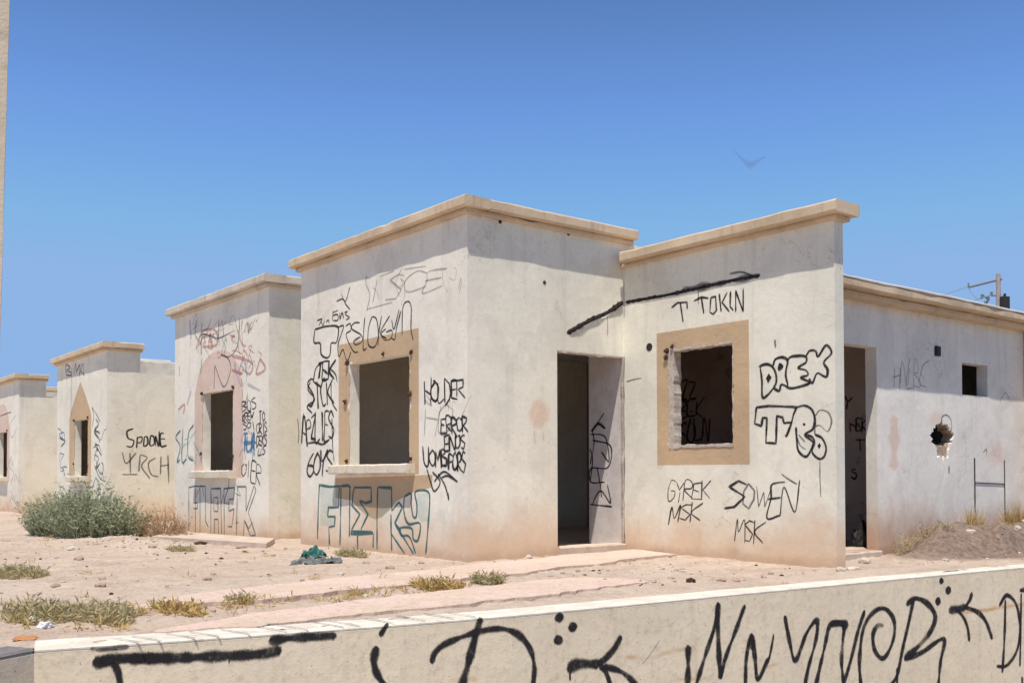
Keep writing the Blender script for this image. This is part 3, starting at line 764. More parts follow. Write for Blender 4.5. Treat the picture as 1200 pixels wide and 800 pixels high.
# wing window: square tan frame all round
o2 = [(-7.377, .917), (-6.172, .912), (-6.172, 2.30), (-7.377, 2.30)]
ws2 = surround(H1, WY, o2, (-7.185, -6.365, 1.105, 2.10), M['surround'], 9, chips=((-7.19, 2.08, .1, .06), (-7.18, 1.13, .1, .05)), amp=.014)
bm = bmesh.new()
ring(bm, 'y', WY-.008, WY+T*.8, jagged(-7.205, -6.362, 1.09, 2.112, .03, .018, 21), jagged(-7.135, -6.372, 1.118, 2.09, .025, .012, 24))
mesh_obj('broken_edge', bm, M['broken'], ws2)
anchors(ws2, 'y', WY-.01, [(-7.22, 2.1, .028), (-7.24, 2.03, .025), (-7.15, 2.14, .022)])
# hole knocked through the side wall
bm = bmesh.new()
ho = [(HL[0], HL[2]), (HL[1], HL[2]), (HL[1], HL[3]), (HL[0], HL[3])]
hp = []
for i in range(60):
    t = 2*math.pi*i/60; r = 1+.35*noise.noise(Vector((math.cos(t)*2, math.sin(t)*2, 4)))+.22*noise.noise(Vector((math.cos(t)*6, math.sin(t)*6, 8)))
    zz = math.sin(t)*(.17 if math.sin(t) > 0 else .24)
    hp.append((10.66+.235*r*math.cos(t)*(1 if zz > -.05 else .75), 1.22+zz*r))
ring(bm, 'x', SX, SX-.025, ho, hp); mesh_obj('broken_edge', bm, M['wall_side'], side2)
bm = bmesh.new()
hq = [(10.66+(a-10.66)*.97, (1.22+(z-1.22)*.95 if z > 1.16 else 1.15+.03*noise.noise(Vector((a*20, 1, 1)))+(z-1.16)*.12)) for a, z in hp]
ho2 = [(HL[0]+.001, HL[2]+.001), (HL[1]-.001, HL[2]+.001), (HL[1]-.001, HL[3]-.001), (HL[0]+.001, HL[3]-.001)]
ring(bm, 'x', SX-.026, SX-T+.002, ho2, hq); mesh_obj('exposed_block', bm, M['block'], side2)
# scar of the removed canopy, the groove's shadow put into its dark colour
def scar(parent, plane, P, wid, mat, out=.012):
    f = surf(plane); bm = bmesh.new(); prev = None
    L = smooth([p[:2] for p in P], 2.2, False); n = len(L)
    for i, p in enumerate(L):
        Pt, nr = f(p[0], p[1]); dep = (Pt-CAM).dot(Fv)
        Tn = (f(*L[min(i+1, n-1)])[0]-f(*L[max(i-1, 0)])[0]).normalized(); S = nr.cross(Tn)
        k = wid*.5*dep/FPX
        a = k*(.9+1.6*abs(noise.noise(Vector((i*.35, 1, 0))))); b = k*(.9+1.6*abs(noise.noise(Vector((i*.35, 9, 0)))))
        if i in (0, n-1): a = b = k*.2
        row = [bm.verts.new(Pt-S*a+nr*.001), bm.verts.new(Pt+nr*(out*(.5+abs(noise.noise(Vector((i*.6, 4, 0))))))), bm.verts.new(Pt+S*b+nr*.001)]
        if prev:
            for j in (0, 1): bm.faces.new((prev[j], row[j], row[j+1], prev[j+1]))
        prev = row
    return mesh_obj('roof_scar', bm, mat, parent, label='dark ragged scar where a canopy was torn off')
scar(side1, (0, XR), [(664, 390), (690, 376), (712, 366), (731, 354)], 4.4, M['scar'])
scar(wing, (1, WY), [(733, 354), (770, 348), (800, 342), (830, 335), (860, 328), (891, 323)], 3.3, M['scar'])
sp = Spray((1, WY)); sp.stroke([(800, 340), (850, 331), (890, 322)], 5, var=.7); sp.stroke([(855, 321), (870, 319), (888, 326)], 2); sp.done(wing, 'grey', 'dark spray over the scar')
sp = Spray((0, XR)); sp.stroke([(668, 393), (700, 378), (730, 362)], 6, var=.7); sp.done(side1, 'faint', 'smudge below the scar')
sp = Spray((1, WY)); sp.stroke([(731.6, 418), (731.2, 470), (731.8, 540), (731.4, 600), (731.8, 636)], 1.3, var=.8); sp.done(wing, 'grey', 'thin dark crack down the inner corner', 'corner_crack')
sp = Spray((1, WY)); sp.stroke([(731, 330), (731.5, 352), (731.5, 372)], 1.6, var=.8); sp.done(wing, 'faint', 'thin dark crack above the door', 'corner_crack')
# small fittings
bm = bmesh.new()
p = at(761, 406.5, 1, WY); tube(bm, (p.x, WY-.004, p.z), (p.x, WY+.002, p.z), .042, n=18); mesh_obj('vent_hole', bm, M['black'], wing)
p = at(1097.5, 411.5, 0, SX); bm = bmesh.new(); box(bm, SX-.001, SX+.03, p.y-.045, p.y+.045, p.z-.055, p.z+.055, .008); mesh_obj('junction_box', bm, M['black'], side2)
for x, y in ((586, 260), (666, 274), (638, 331)):
    bm = bmesh.new(); p = at(x, y, 0, XR); tube(bm, (XR-.001, p.y, p.z), (XR+.004, p.y, p.z), .02, n=10)
    mesh_obj('bolt_hole', bm, M['rustbit'], side1)
bm = bmesh.new()
for y in (11.355, 12.065):
    tube(bm, (SX+.006, y, .15), (SX+.006, y, 1.0 if y < 12 else .98), .007 if y < 12 else .005)
tube(bm, (SX+.006, 11.355, .72), (SX+.006, 12.06, .70), .005)
mesh_obj('pipe', bm, M['black'], side2)

# ---- graffiti on the near house
Fp = (1, FY); Sp = (0, XR); Wp = (1, WY); Rp = (0, SX)
zf = (360, 550, 7.275)
wg(zf, ['105,125 96,300 88,595', '105,130 190,145 290,140', '275,150 268,320 182,322 175,398 240,400 233,478 185,490 190,640'], 2.2, 'teal', Fp, front, 'teal block letter F', False)
wg(zf, ['290,150 285,400 280,645', '290,140 350,135 372,150', '365,150 362,400 360,570'], 2.2, 'teal', Fp, front, 'teal block letter L', False)
wg(zf, ['385,300 392,200 402,152 545,152 548,268 500,285 448,262', '448,270 520,378 458,510', '378,300 450,380 385,500 372,548 565,545 562,665', '430,560 430,695', '380,525 560,530'], 2.4, 'teal', Fp, front, 'teal block letter E', False)
wg(zf, ['602,150 596,400 596,680', '602,150 720,155 722,350 782,278 812,320 748,455 800,520', '715,380 716,530 722,690', '716,545 832,715', '752,470 830,590 905,715'], 2.3, 'teal', Fp, front, 'teal block letter K', False)
wg(zf, ['830,230 885,205 888,300 905,400 930,400 936,300 920,195 980,175 1032,190 1045,260 1030,500 1012,715', '828,235 825,350 862,460 962,458 945,600 905,590 890,500 792,498 802,560 872,572 925,712'], 2.4, 'teal', Fp, front, 'teal block letter Y', True)
sp = Spray(Fp, .0005)
for q in ('112,140 270,150 262,315 178,322 172,400 235,405 230,470 180,480 112,480', '612,165 712,165 712,340 612,420', '935,200 1030,200 1030,440 965,440 945,400'): sp.poly(pts(q, zf), .45)
sp.done(front, 'mint', 'pale mint fill of the block letters')
z5 = (340, 310, 5.333)
wg(z5, [('155,405 150,485 188,492 195,560 230,582 250,560 258,490 290,485 300,392 230,385 155,405', 2.0)], 1.8, 'black', Fp, front, 'black outlined letter T over the window')
wg(z5, ['300,390 335,382 318,440 300,500 305,575 330,530 350,590 365,592 380,545', '348,385 375,368 380,410 350,440 395,540 425,545', '435,362 400,365 385,400 445,440 450,480 410,500 398,478 440,450', '467,330 460,420 458,532 478,520',
 '512,325 490,400 490,500 530,512 552,440 540,340 512,325', '572,320 556,420 550,505', '622,320 565,425 602,462', '600,400 570,430 590,470 632,460 636,410 600,422', '635,345 650,400 682,280', '692,290 665,400 655,468 630,455', '700,440 705,270 735,230 757,262 756,400 770,472'],
 1.5, 'black', Fp, front, 'thin black letters over the window')
wg(z5, ['270,290 265,350|'.replace('|', ''), '265,300 300,285', '268,320 295,310 300,345 270,350', '310,300 312,340 325,300 335,335', '340,300 360,290 345,310 372,330 350,345', '290,230 330,215 350,250 375,280', '320,180 345,230 375,140', '170,350 200,340 180,380', '195,355 205,380 215,350', '225,360 240,345 245,370'], 1.5, 'black', Fp, front, 'small black tag')
sp = Spray(Fp)
sp.stroke(pts('480,65 475,120 498,190 480,290', z5), 1.4); sp.stroke(pts('560,75 650,40', z5), 1.3); sp.stroke(pts('710,30 850,10', z5), 1.3); sp.stroke(pts('480,280 640,235', z5), 1.3)
text(sp, 'ISCE', Q(430, 322, 520, 345, 16), 1.5)
sp.done(front, 'faint', 'faint letters high on the front')
sp = Spray(Fp)
sp.stroke(pts('135,190 150,110 175,90 165,170', (340, 410, 5)), 1.8); text(sp, 'TEK', Q(372, 424, 392, 442, 1), 2.1)
text(sp, 'STCK', Q(361, 447, 391, 474, 2), 2.1); sp.stroke(pts('120,185 105,230 145,290 100,330 130,370', (340, 410, 5)), 1.9, True); sp.stroke(pts('235,110 265,140 278,190', (340, 410, 5)), 1.8)
text(sp, 'APZLIES', Q(354, 486, 391, 516, 4), 1.8); sp.stroke(pts('105,545 150,540 190,552 225,530', (340, 410, 5)), 1.9)
sp.stroke(pts('240,190 245,300 275,355', (340, 410, 5)), 1.6); sp.stroke(pts('245,400 250,560 258,650', (340, 410, 5)), 1.5); sp.stroke(pts('45,400 52,480 48,550', (340, 410, 5)), 1.4)
text(sp, '60YS', Q(361, 530, 390, 554, 2), 1.9, .08, True)
sp.done(front, 'black', 'column of black tags left of the window')
sp = Spray(Fp)
text(sp, 'HOLDER', Q(498, 446, 544, 470, 2), 1.7)
text(sp, 'ERROR', Q(517, 489, 548, 506, 1), 2.0); text(sp, 'ENOS', Q(521, 510, 546, 526, 0), 2.0); text(sp, 'UOMB', Q(496, 525, 524, 545, 0), 2.0); text(sp, 'FORS', Q(526, 530, 546, 550, -2), 2.0)
zz = (480, 420, 4.444)
for q in ('90,570 110,640 130,690 160,640 120,590', '130,640 160,600 190,590 250,640 200,610 165,620', '150,600 185,660 205,735'): sp.stroke(pts(q, zz), 1.9)
sp.stroke(pts('205,735 202,700', zz), 2.5)
sp.done(front, 'black', 'stack of black tags right of the window')
sp = Spray(Fp, .0006); text(sp, 'HO', Q(498, 470, 530, 512, 0), 1.3); sp.done(front, 'faint', 'washed out letters')
sp = Spray(Sp); sp.blob(632, 484, 16, 23, .55, .75); sp.stroke([(626, 505), (627, 520)], 2); sp.stroke([(636, 505), (637, 516)], 2); sp.done(side1, 'peach', 'faded red sprayed patch')
# wing
z7 = (750, 220, 3.635)
wg(z7, ['135,510 160,490 200,487 202,515', '172,490 184,572', '230,482 262,466 292,470', '262,468 272,535', '302,468 298,530 312,538 326,522 322,462 302,468', '338,452 346,526', '372,445 350,488 380,526', '386,442 384,505 398,522', '408,528 408,438 440,528 440,430'], 1.8, 'black', Wp, wing, 'black words T TOKIN', False)
z8 = (870, 390, 4.706)
wg(z8, ['92,185 130,172 165,185 186,232 180,290 115,357 108,260 98,188', '170,180 182,146 220,134 250,152 242,200 240,240 250,292 215,284 204,318 180,308 174,290', '250,150 272,130 345,128 352,160 308,192 350,205 362,232 322,246 372,272 330,292 270,305 240,295', '350,130 372,98 405,100 418,130 462,68 492,110 450,160 470,202 465,242 442,234 412,222 386,276 368,250', '205,168 222,184 202,202 205,168'], 2.4, 'black', Wp, wing, 'black bubble letters DREK', True)
wg(z8, ['78,408 68,500 105,512 112,468 136,468 130,605 186,608 190,458 222,465 230,496 272,492', '76,410 150,402 300,408 282,450 270,500 242,572'], 2.4, 'black', Wp, wing, 'black outlined letter T of TRS', False)
sp = Spray(Wp); sp.poly(pts('145,222 162,245 142,278 130,250', z8)); sp.poly(pts('206,170 222,184 203,202', z8)); sp.poly(pts('425,605 434,620 424,640 414,622', z8)); sp.blob(942.5, 497, 2, 2, .5); sp.done(wing, 'black', 'filled eyes of the bubble letters')
wg(z8, [('300,410 345,400 385,425 400,480 388,530 345,560 382,592 390,612 355,680 310,650 300,580 296,520', 2.4), ('402,560 440,580 462,632 450,682 420,692 385,655 398,605 384,572 345,560', 2.4)], 2.3, 'black', Wp, wing, 'black bubble letters TRS', True)
wg(z8, ['400,460 430,425 475,440 492,490 470,542 430,510 402,518 400,560', '300,570 320,620 350,640', '310,560 345,600', '240,572 235,560'], 1.6, 'grey', Wp, wing, 'thinner grey loop of the last letter', True)
sp = Spray(Wp)
text(sp, 'GYREK', Q(782, 563, 832, 584, 4), 1.05); text(sp, 'MSK', Q(785, 591, 822, 611, 2), 1.3)
text(sp, 'S', Q(853, 566, 874, 594, 1), 1.8); text(sp, 'W', Q(886, 570, 902, 592, 1), .8); text(sp, 'EN', Q(901, 565, 936, 600, 4), 1.4)
sp.stroke([(916, 555), (924, 561), (934, 567)], 1.8); text(sp, 'MSK', Q(861, 610, 895, 634, -2), 1.1)
sp.done(wing, 'black', 'small black words GYREK MSK and SOWEN MSK')
sp = Spray(Wp); text(sp, 'O', Q(871, 568, 884, 592, 1), 1.6); sp.stroke([(961, 540), (961, 560), (962, 582)], 1.2); sp.stroke([(908, 398), (909, 407)], 2); sp.stroke([(734, 447), (745, 444), (752, 443)], 1.2); sp.done(wing, 'grey', 'faded letter and scratches')
# inside the doorway
sp = Spray((1, WY)); zd = (600, 400, 2.857)
for q in ('268,302 285,275 308,240', '285,272 312,292', '270,300 275,340 262,410', '262,310 312,320 325,400 300,370', '262,360 270,395 262,470', '270,330 330,350 322,420 265,425 265,470 310,470', '285,420 295,475 300,520', '320,480 330,540 300,500 280,520 270,545', '262,545 335,552'): sp.stroke(pts(q, zd), 1.5)
sp.stroke(pts('266,300 290,275 312,290', zd), 2.6)
sp.done(inner_return, 'black', 'black scribble inside the doorway')
# dark tags deep inside
sp = Spray((1, 10.35), .002)
for s_, q in (('HEK', Q(997, 490, 1017, 506, 0)), ('T', Q(1000, 513, 1016, 532, 0)), ('Y', Q(990, 463, 998, 480, 0)), ('S', Q(998, 550, 1004, 560, 0))): text(sp, s_, q, 1.4)
text(sp, 'ZZ', Q(798, 446, 816, 466, 0), 1.6, .12, True); text(sp, 'BEK', Q(797, 468, 825, 490, 4), 1.6, .12, True); text(sp, 'SOUN', Q(797, 494, 832, 518, 8), 1.6, .12, True)
sp.done([o for o in H1.children if o.name.startswith('inner_wall')][-1], 'black', 'black tags on a wall inside')
# right side wall
sp = Spray(Rp); text(sp, 'HNLBE', Q(1047, 425, 1086, 453, -3), 1.1, .25, True); sp.stroke([(1172, 470), (1178, 460), (1183, 468)], 1.2); sp.done(side2, 'faint', 'faint grey letters')
sp = Spray(Rp); sp.stroke([(1098, 505), (1103, 495), (1104, 488), (1109, 486), (1114, 491), (1115, 502), (1110, 506)], 1.5); sp.stroke([(1112, 546), (1112, 554)], 2.6); sp.stroke([(1152, 530), (1156, 526), (1156, 532)], 1.2); sp.done(side2, 'grey', 'grey loop beside the hole')
sp = Spray(Rp); sp.stroke([(1047, 488), (1048, 515), (1047, 548)], 14, soft=.9); sp.blob(1168, 532, 20, 24, .2, .6); sp.blob(1096, 490, 15, 14, .3, .5); sp.done(side2, 'peach', 'faded orange patches')

# ---- the repeating houses further along
def far_house(xr, label, mats, win, arch, arch_mat, coping_mat, wing_len=2.65):
    xl = xr-3.40; H = empty('house', ((xr+xl)/2, 8.5, 0), label, 'house', 'abandoned houses along the row')
    fm, sm = mats; ht = 3.30 if xr > -15 else 3.16+.03*(xr < -24)*-1
    x0, x1, z0, z1 = win
    fr = wall(H, 'front_wall', 'y', FY, FY+T, xl, xr, -.1, ht, fm, [(x0, x1, z0, z1)], M['inner'])
    rs = wall(H, 'side_wall', 'x', xr-T, xr, FY+T, 12.4, -.1, 2.76, sm)
    bm = bmesh.new(); panel(bm, 'x', xr-T, xr, FY+T, FY+.60, 2.76, ht); mesh_obj('parapet', bm, sm, H)
    wall(H, 'side_wall', 'x', xl, xl+T, FY+T, WY, -.1, 2.76, sm)
    bm = bmesh.new(); panel(bm, 'x', xl, xl+T, FY+T, WY+T, 2.76, ht); mesh_obj('parapet', bm, sm, H)
    wl = xl-wing_len
    wall(H, 'wing_wall', 'y', WY, WY+T, wl, xl, -.1, 3.05, fm, [(wl+.9, wl+1.7, 1.1, 2.1)])
    wall(H, 'side_wall', 'x', wl+.58, wl+.58+T, WY+T, 12.4, -.1, 2.60, sm, [(8.4, 9.3, .04, 2.1)])
    wall(H, 'back_wall', 'y', 12.4, 12.4+T, wl+.58, xr, -.1, 2.60, sm)
    coping(H, coping_mat, FY, xr, xl, FY+.64, WY+.15, ht)
    bm = bmesh.new(); longbox(bm, 'x', wl-.1, xl-.1, WY-.1, WY+T+.1, 3.08, 3.19, .014, seed=2); mesh_obj('coping', bm, coping_mat, H)
    bm = bmesh.new(); box(bm, wl+.58+T+.001, xr-T-.001, WY+T+.001, 12.399, 2.46, 2.64); box(bm, xl+T+.001, xr-T-.001, FY+T+.001, WY+T, 2.46, 2.64); mesh_obj('roof', bm, M['roofmem'], H)
    bm = bmesh.new(); box(bm, wl+.58+T+.001, xr-T-.001, WY+T+.001, 12.399, -.2, .04); box(bm, xl+T+.001, xr-T-.001, FY+T+.001, WY+T, -.2, .04); mesh_obj('floor', bm, M['concrete'], H)
    iw = wall(H, 'inner_wall', 'y', 8.6, 8.7, xl+T+.002, xr-T-.002, .041, 2.45, M['inner_lit'])  # paler plaster makes up for dim light in the room
    ws = surround(H, FY, arch, (x0+.005, x1-.005, z0+.005, z1-.005), arch_mat, xr, chips=((x0, z1-.05, .1, .05), (x0, 1.1, .08, .04), (x1, 1.5, .06, .04)))
    sill(ws, x0-.25, x1+.12, FY-.002, z0-.11, z0)
    anchors(ws, 'y', FY-.01, [(x0, z1, .03), (x0-.02, z0+.25, .025), (x1+.02, z1+.02, .025), (x1+.02, z0+.2, .025)])
    return H, fr, rs, iw, ws
def archpts(x0, x1, z0, zs, top, pointed, n=14):
    P = [(x0, z0), (x1, z0), (x1, zs)]; cx = (x0+x1)/2; hw = (x1-x0)/2*.92
    for i in range(1, n):
        t = i/n
        if pointed: u = 1-2*t; P.append((cx+hw*u, zs+.06+(top-zs-.06)*(1-abs(u))**.85*(1 if abs(u) < .98 else .9)))
        else: a = math.pi*t; P.append((cx+hw*math.cos(a), zs+(top-zs)*math.sin(a)**.8))
    P.append((x0, zs)); return P
H2, f2, s2, i2, ws_2 = far_house(-12.292, 'second house from the right, pale front with round-topped window and cream side', (M['wall_front'], M['wall_cream']), (-14.56, -13.44, .90, 2.04), archpts(-14.86, -13.10, .80, 2.06, 2.62, False), M['surround_pink'], M['coping_pale'])
H3, f3, s3, i3, ws_3 = far_house(-19.15, 'third house from the right, with pointed tan window surround behind the green bush', (M['wall_white'], M['wall_cream']), (-21.25, -20.34, .84, 1.95), archpts(-21.62, -20.12, .72, 2.0, 2.70, True), M['surround'], M['coping'])
H4, f4, s4, i4, ws_4 = far_house(-25.92, 'farthest house of the row, cut off by the left edge of the photo', (M['wall_front'], M['wall_cream']), (-28.1, -27.1, .84, 1.95), archpts(-28.4, -26.85, .72, 2.0, 2.65, False), M['surround_pink'], M['coping'])
# graffiti on house two
zh = (195, 470, 4.706)
wg(zh, ['125,735 124,475 150,468 215,468 216,560 216,660 232,692', '150,590 172,590 172,560 150,560', '160,732 162,480', '186,732 186,475', '245,738 246,482 300,480 305,742', '262,530 285,530 285,605 262,605 262,530', '265,742 265,650 286,650 290,742', '320,742 318,482 376,475 370,540 345,540 345,605 374,592 362,690 340,690', '386,742 392,470 440,470 440,605 484,465 495,490 452,612 492,735 465,742 430,655 426,742'], 1.5, 'slate', Fp, f2, 'grey-blue outlined word FLAGK under the sill', False)
wg(zh, ['78,160 52,200 76,250 60,335 75,320', '92,150 86,330 112,318', '150,130 122,180 120,300 148,328'], 2.0, 'slate', Fp, f2, 'blue-grey letters SLC', True)
sp = Spray(Fp)
for s_, q in (('BOS', Q(284, 468, 300, 480, 6)), ('KREW', Q(284, 483, 297, 492, 3)), ('SOI', Q(285, 493, 299, 502, 2)), ('TO', Q(303, 482, 311, 494, 0)), ('ORIS', Q(301, 495, 313, 507, 2)), ('DEKS', Q(301, 509, 313, 521, 2)), ('LS', Q(303, 522, 312, 532, 2)), ('OIER', Q(283, 541, 306, 562, -6))): text(sp, s_, q, 1.3)
sp.done(f2, 'black', 'small black tags right of the window')
sp = Spray(Fp); text(sp, 'TUA', Q(285, 510, 299, 528, 0), 2.6); sp.stroke([(286, 519), (300, 518)], 5); sp.done(f2, 'blue', 'bright blue tag')
zt = (200, 360, 6.67)
wg(zt, ['245,120 240,260 240,370', '380,90 372,260', '215,260 250,210 330,230 380,240 500,180', '540,90 535,200 520,310 460,385 395,370 450,400 470,490 415,620 345,450', '345,460 340,640', '560,100 550,190', '675,95 670,120', '430,240 440,270', '600,120 610,190', '245,400 235,520', '70,460 68,540'], 1.5, 'grey', Fp, f2, 'long thin dark scrawl over the window', True)
wg(zt, ['270,180 350,180 360,290 250,310', '310,200 300,280', '520,170 560,290 590,300', '480,380 560,400 640,440 620,520 560,480', '560,520 480,490', '700,400 670,520 740,480 700,400', '60,800 110,760 100,830'], 3, 'red', Fp, f2, 'faint red scrawl')
wg(zt, ['150,100 160,250', '200,100 190,220', '500,430 520,520 560,420', '580,420 600,540', '600,600 700,650', '160,650 130,760'], 3.5, 'lilac', Fp, f2, 'faint lilac washed marks')
sp = Spray((1, 8.6), .002); text(sp, 'TREN', Q(246, 481, 270, 490, 0), 1.6); text(sp, 'BAME', Q(247, 495, 271, 504, 2), 1.8); text(sp, 'EO', Q(255, 507, 270, 518, 0), 1.8); sp.blob(251, 526, 5, 4, .6); sp.done(i2, 'black', 'black tags on the wall inside')
def scrawl(parent, col, x0, y0, x1, y1, n, w, label, seed):
    rr = random.Random(seed); sp = Spray(Fp)
    for k in range(n):
        x = rr.uniform(x0, x1); y = rr.uniform(y0, y1); P = [(x, y)]
        for _ in range(rr.randint(2, 4)): P.append((P[-1][0]+rr.uniform(-6, 7), P[-1][1]+rr.uniform(-14, 14)))
        sp.stroke(P, w*rr.uniform(.7, 1.3), rr.random() < .7)
    sp.done(parent, col, label)
scrawl(f2, 'faint', 222, 376, 302, 402, 16, 1.2, 'faded dark scribbles under the coping', 5)
scrawl(f2, 'red', 235, 385, 306, 425, 14, 1.6, 'faded red scribbles over the window', 6)
scrawl(f2, 'faint', 282, 420, 308, 470, 9, 1.1, 'faded grey scribbles right of the arch', 7)
scrawl(f2, 'lilac', 282, 505, 310, 540, 8, 1.8, 'faded lilac scribbles among the black tags', 8)
scrawl(f2, 'mint', 210, 500, 232, 545, 6, 2.4, 'faded green spray left of the window', 9)
scrawl(f2, 'slate', 228, 572, 300, 615, 8, 1.1, 'thin scribbles inside the letters', 10)
scrawl(front, 'faint', 420, 318, 540, 352, 9, 1.0, 'faded scribbles high on the front', 11)
scrawl(front, 'faint', 498, 470, 540, 530, 7, 1.0, 'faded scribbles behind the black tags', 12)
# house three
zs3 = (0, 380, 3.075)
wg(zs3, ['480,375 458,385 462,410 482,418 475,440 455,438', '495,405 492,445', '495,408 512,405 508,425 495,425', '520,405 518,438 532,430 530,405 520,405', '542,402 540,435 556,430 552,402 542,402', '560,438 560,402 572,438 574,385', '590,392 578,395 580,438 600,435', '578,412 595,412'], 1.5, 'black', (0, -19.15), s3, 'black word SPOONE', True)
wg(zs3, ['440,460 455,500 490,462', '440,540 495,540', '468,462 470,535', '505,470 500,530', '505,468 530,480 510,510 540,555', '560,480 535,500 545,540 570,548', '580,475 578,540', '605,470 608,570', '578,510 608,505'], 1.4, 'grey', (0, -19.15), s3, 'grey letters YRCH', True)
sp = Spray(Fp); text(sp, 'B', Q(77, 429, 84, 440, 0), 1.3); text(sp, 'MA', Q(87, 425, 100, 440, 1), 1.3); sp.done(f3, 'grey', 'small dark letters under the coping')
wg(zs3, ['215,410 235,420 220,440', '345,340 355,360 340,385 355,410', '340,470 355,480 345,520 360,500', '345,550 360,580 350,600'], 2.2, 'slate', Fp, f3, 'blue-grey scribbles beside the window')
scrawl(f3, 'slate', 108, 490, 118, 570, 9, 1.2, 'grey scribbles right of the window', 13)
scrawl(f3, 'blue', 70, 510, 78, 560, 5, 1.2, 'blue scribbles left of the window', 14)
scrawl(f4, 'faint', 10, 500, 20, 590, 7, 1.2, 'grey scribbles right of the window', 15)
wg(zs3, ['258,160 256,330', '0,330 40,315'], 1.2, 'grey', Fp, f3, 'thin dark line')

# boxes on the far roof
tk = empty('water_tank', (-19.6, 8.0, 2.64), 'small pale block on the flat roof of the third house', 'water tank')
c = at(178, 432, 0, -19.7)
bm = bmesh.new(); box(bm, -20.2, -19.55, c.y-.45, c.y+.45, 2.64, c.z+.14, .03); wobble(bm, .02, 3); mesh_obj('tank_body', bm, M['capwhite'], tk)
bm = bmesh.new(); box(bm, -20.1, -19.65, c.y-.36, c.y+.36, c.z+.141, c.z+.18, .02); mesh_obj('tank_lid', bm, M['roofmem'], tk)
# neighbour's stub wall at the far end of the side wall
bm = bmesh.new(); longbox(bm, 'x', SX+.001, SX+.34, BY-.03, BY+.12, -.1, RZ-.052, .01, seed=3)
mesh_obj('wall_stub', bm, M['surround'], base=(SX+.17, BY, 0), label='narrow tan wall stub at the right edge, behind the dirt heap', category='wall')

# rough plastered corner at the far left edge of the view
d = ray(1.5, 340); t = 2.4/math.hypot(d.x, d.y); P = CAM+d*t
nb = empty('neighbour_wall', (P.x, P.y, -1.12), 'cream rough plastered wall corner leaning in at the extreme left edge', 'wall')
bm = bmesh.new()
dx = Vector((d.x, d.y, 0)).normalized(); lx = Vector((-dx.y, dx.x, 0))     # lx points left in view
for iz in range(31):
    z = -1.12+iz*.14
    e = -.0195*(z-P.z)+.0015*noise.noise(Vector((z*9, 1, 1)))
    ring_ = [P+lx*(e+a)+dx*b for a, b in ((0, 0), (.30, 0), (.30, .22), (0, .22))]
    vs = [bm.verts.new((q.x, q.y, z)) for q in ring_]
    if iz:
        for j in range(4): bm.faces.new((pv[j], pv[(j+1) % 4], vs[(j+1) % 4], vs[j]))
    else: bm.faces.new(vs)
    pv = vs
bm.faces.new(pv); bmesh.ops.recalc_face_normals(bm, faces=bm.faces)
mesh_obj('pillar', bm, M['fore'], nb)

# ------------------------------------------------------------------ utility pole beyond the roof
pp = at(1170, 340, 1, 60); px_, py_ = pp.x, 60.
up = empty('utility_pole', (px_, py_, -.2), 'concrete utility pole with crossarm and transformer seen above the flat roof', 'utility pole')
zt_ = at(1170, 321, 1, 60).z
bm = bmesh.new(); tube(bm, (px_, py_, -.3), (px_, py_, zt_), .21, .13, 12); mesh_obj('pole', bm, M['pole'], up)
def PX(x, y, yy=60.): return at(x, y, 1, yy)
bm = bmesh.new(); a = PX(1174, 327); b = PX(1136, 336.5, 60.); tube(bm, a, b, .06); c_ = PX(1135, 337); tube(bm, c_, c_+Vector((0, 0, .28)), .05)
mesh_obj('crossarm', bm, M['steel'], up)
bm = bmesh.new(); a = PX(1177.5, 350); tube(bm, a-Vector((0, 0, .95)), a+Vector((0, 0, .1)), .27, n=14); tube(bm, a+Vector((0, 0, .1)), a+Vector((0, 0, .3)), .08); tf = mesh_obj('transformer', bm, M['black'], up)
bm = bmesh.new(); tube(bm, PX(1162, 346), PX(1180, 348), .05); mesh_obj('bracket', bm, M['steel'], up)
bm = bmesh.new()
for x, y in ((1162, 346), (1151, 349), (1158, 351), (1155, 357)):
    q = PX(x, y)
    for k in range(3): tube(bm, q+Vector((0, 0, k*.09)), q+Vector((0, 0, k*.09+.05)), .12, .06)
tube(bm, PX(1151, 345), PX(1158, 351), .05); tube(bm, PX(1159, 351), PX(1155, 357), .04)
mesh_obj('insulator', bm, M['steel'], up)
for (x0, y0, x1, y1, sag) in ((1135, 336, 990, 350, .7), (1135, 337, 1152, 349, .3), (1151, 349, 990, 372, .6)):
    bm = bmesh.new(); a = PX(x0, y0); b = PX(x1, y1, 60. if x1 > 1100 else 75.); prev = a
    for i in range(1, 13):
        t = i/12; q = a.lerp(b, t)-Vector((0, 0, sag*4*t*(1-t))); tube(bm, prev, q, .012, n=4); prev = q
    mesh_obj('wire', bm, M['steel'], up)

# ------------------------------------------------------------------ bird
m_, nt_, b_, o_ = newmat('bird_haze'); b_.inputs['Base Color'].default_value = (.12, .17, .28, 1)
tr = nt_.nodes.new('ShaderNodeBsdfTransparent'); mx = nt_.nodes.new('ShaderNodeMixShader')
lw = nt_.nodes.new('ShaderNodeLayerWeight'); lw.inputs[0].default_value = .5
mr = nt_.nodes.new('ShaderNodeMapRange'); mr.inputs['From Min'].default_value = 0.2; mr.inputs['From Max'].default_value = .9; mr.inputs['To Min'].default_value = .13; mr.inputs['To Max'].default_value = 0
nt_.links.new(lw.outputs['Facing'], mr.inputs[0]); nt_.links.new(mr.outputs[0], mx.inputs[0]); nt_.links.new(tr.outputs[0], mx.inputs[1]); nt_.links.new(b_.outputs[0], mx.inputs[2]); nt_.links.new(mx.outputs[0], o_.inputs[0])
d = ray(878, 190); BP = CAM+d*18
bm = bmesh.new()
def bpx(x, y, dd=0): return CAM+ray(x, y)*(18+dd)
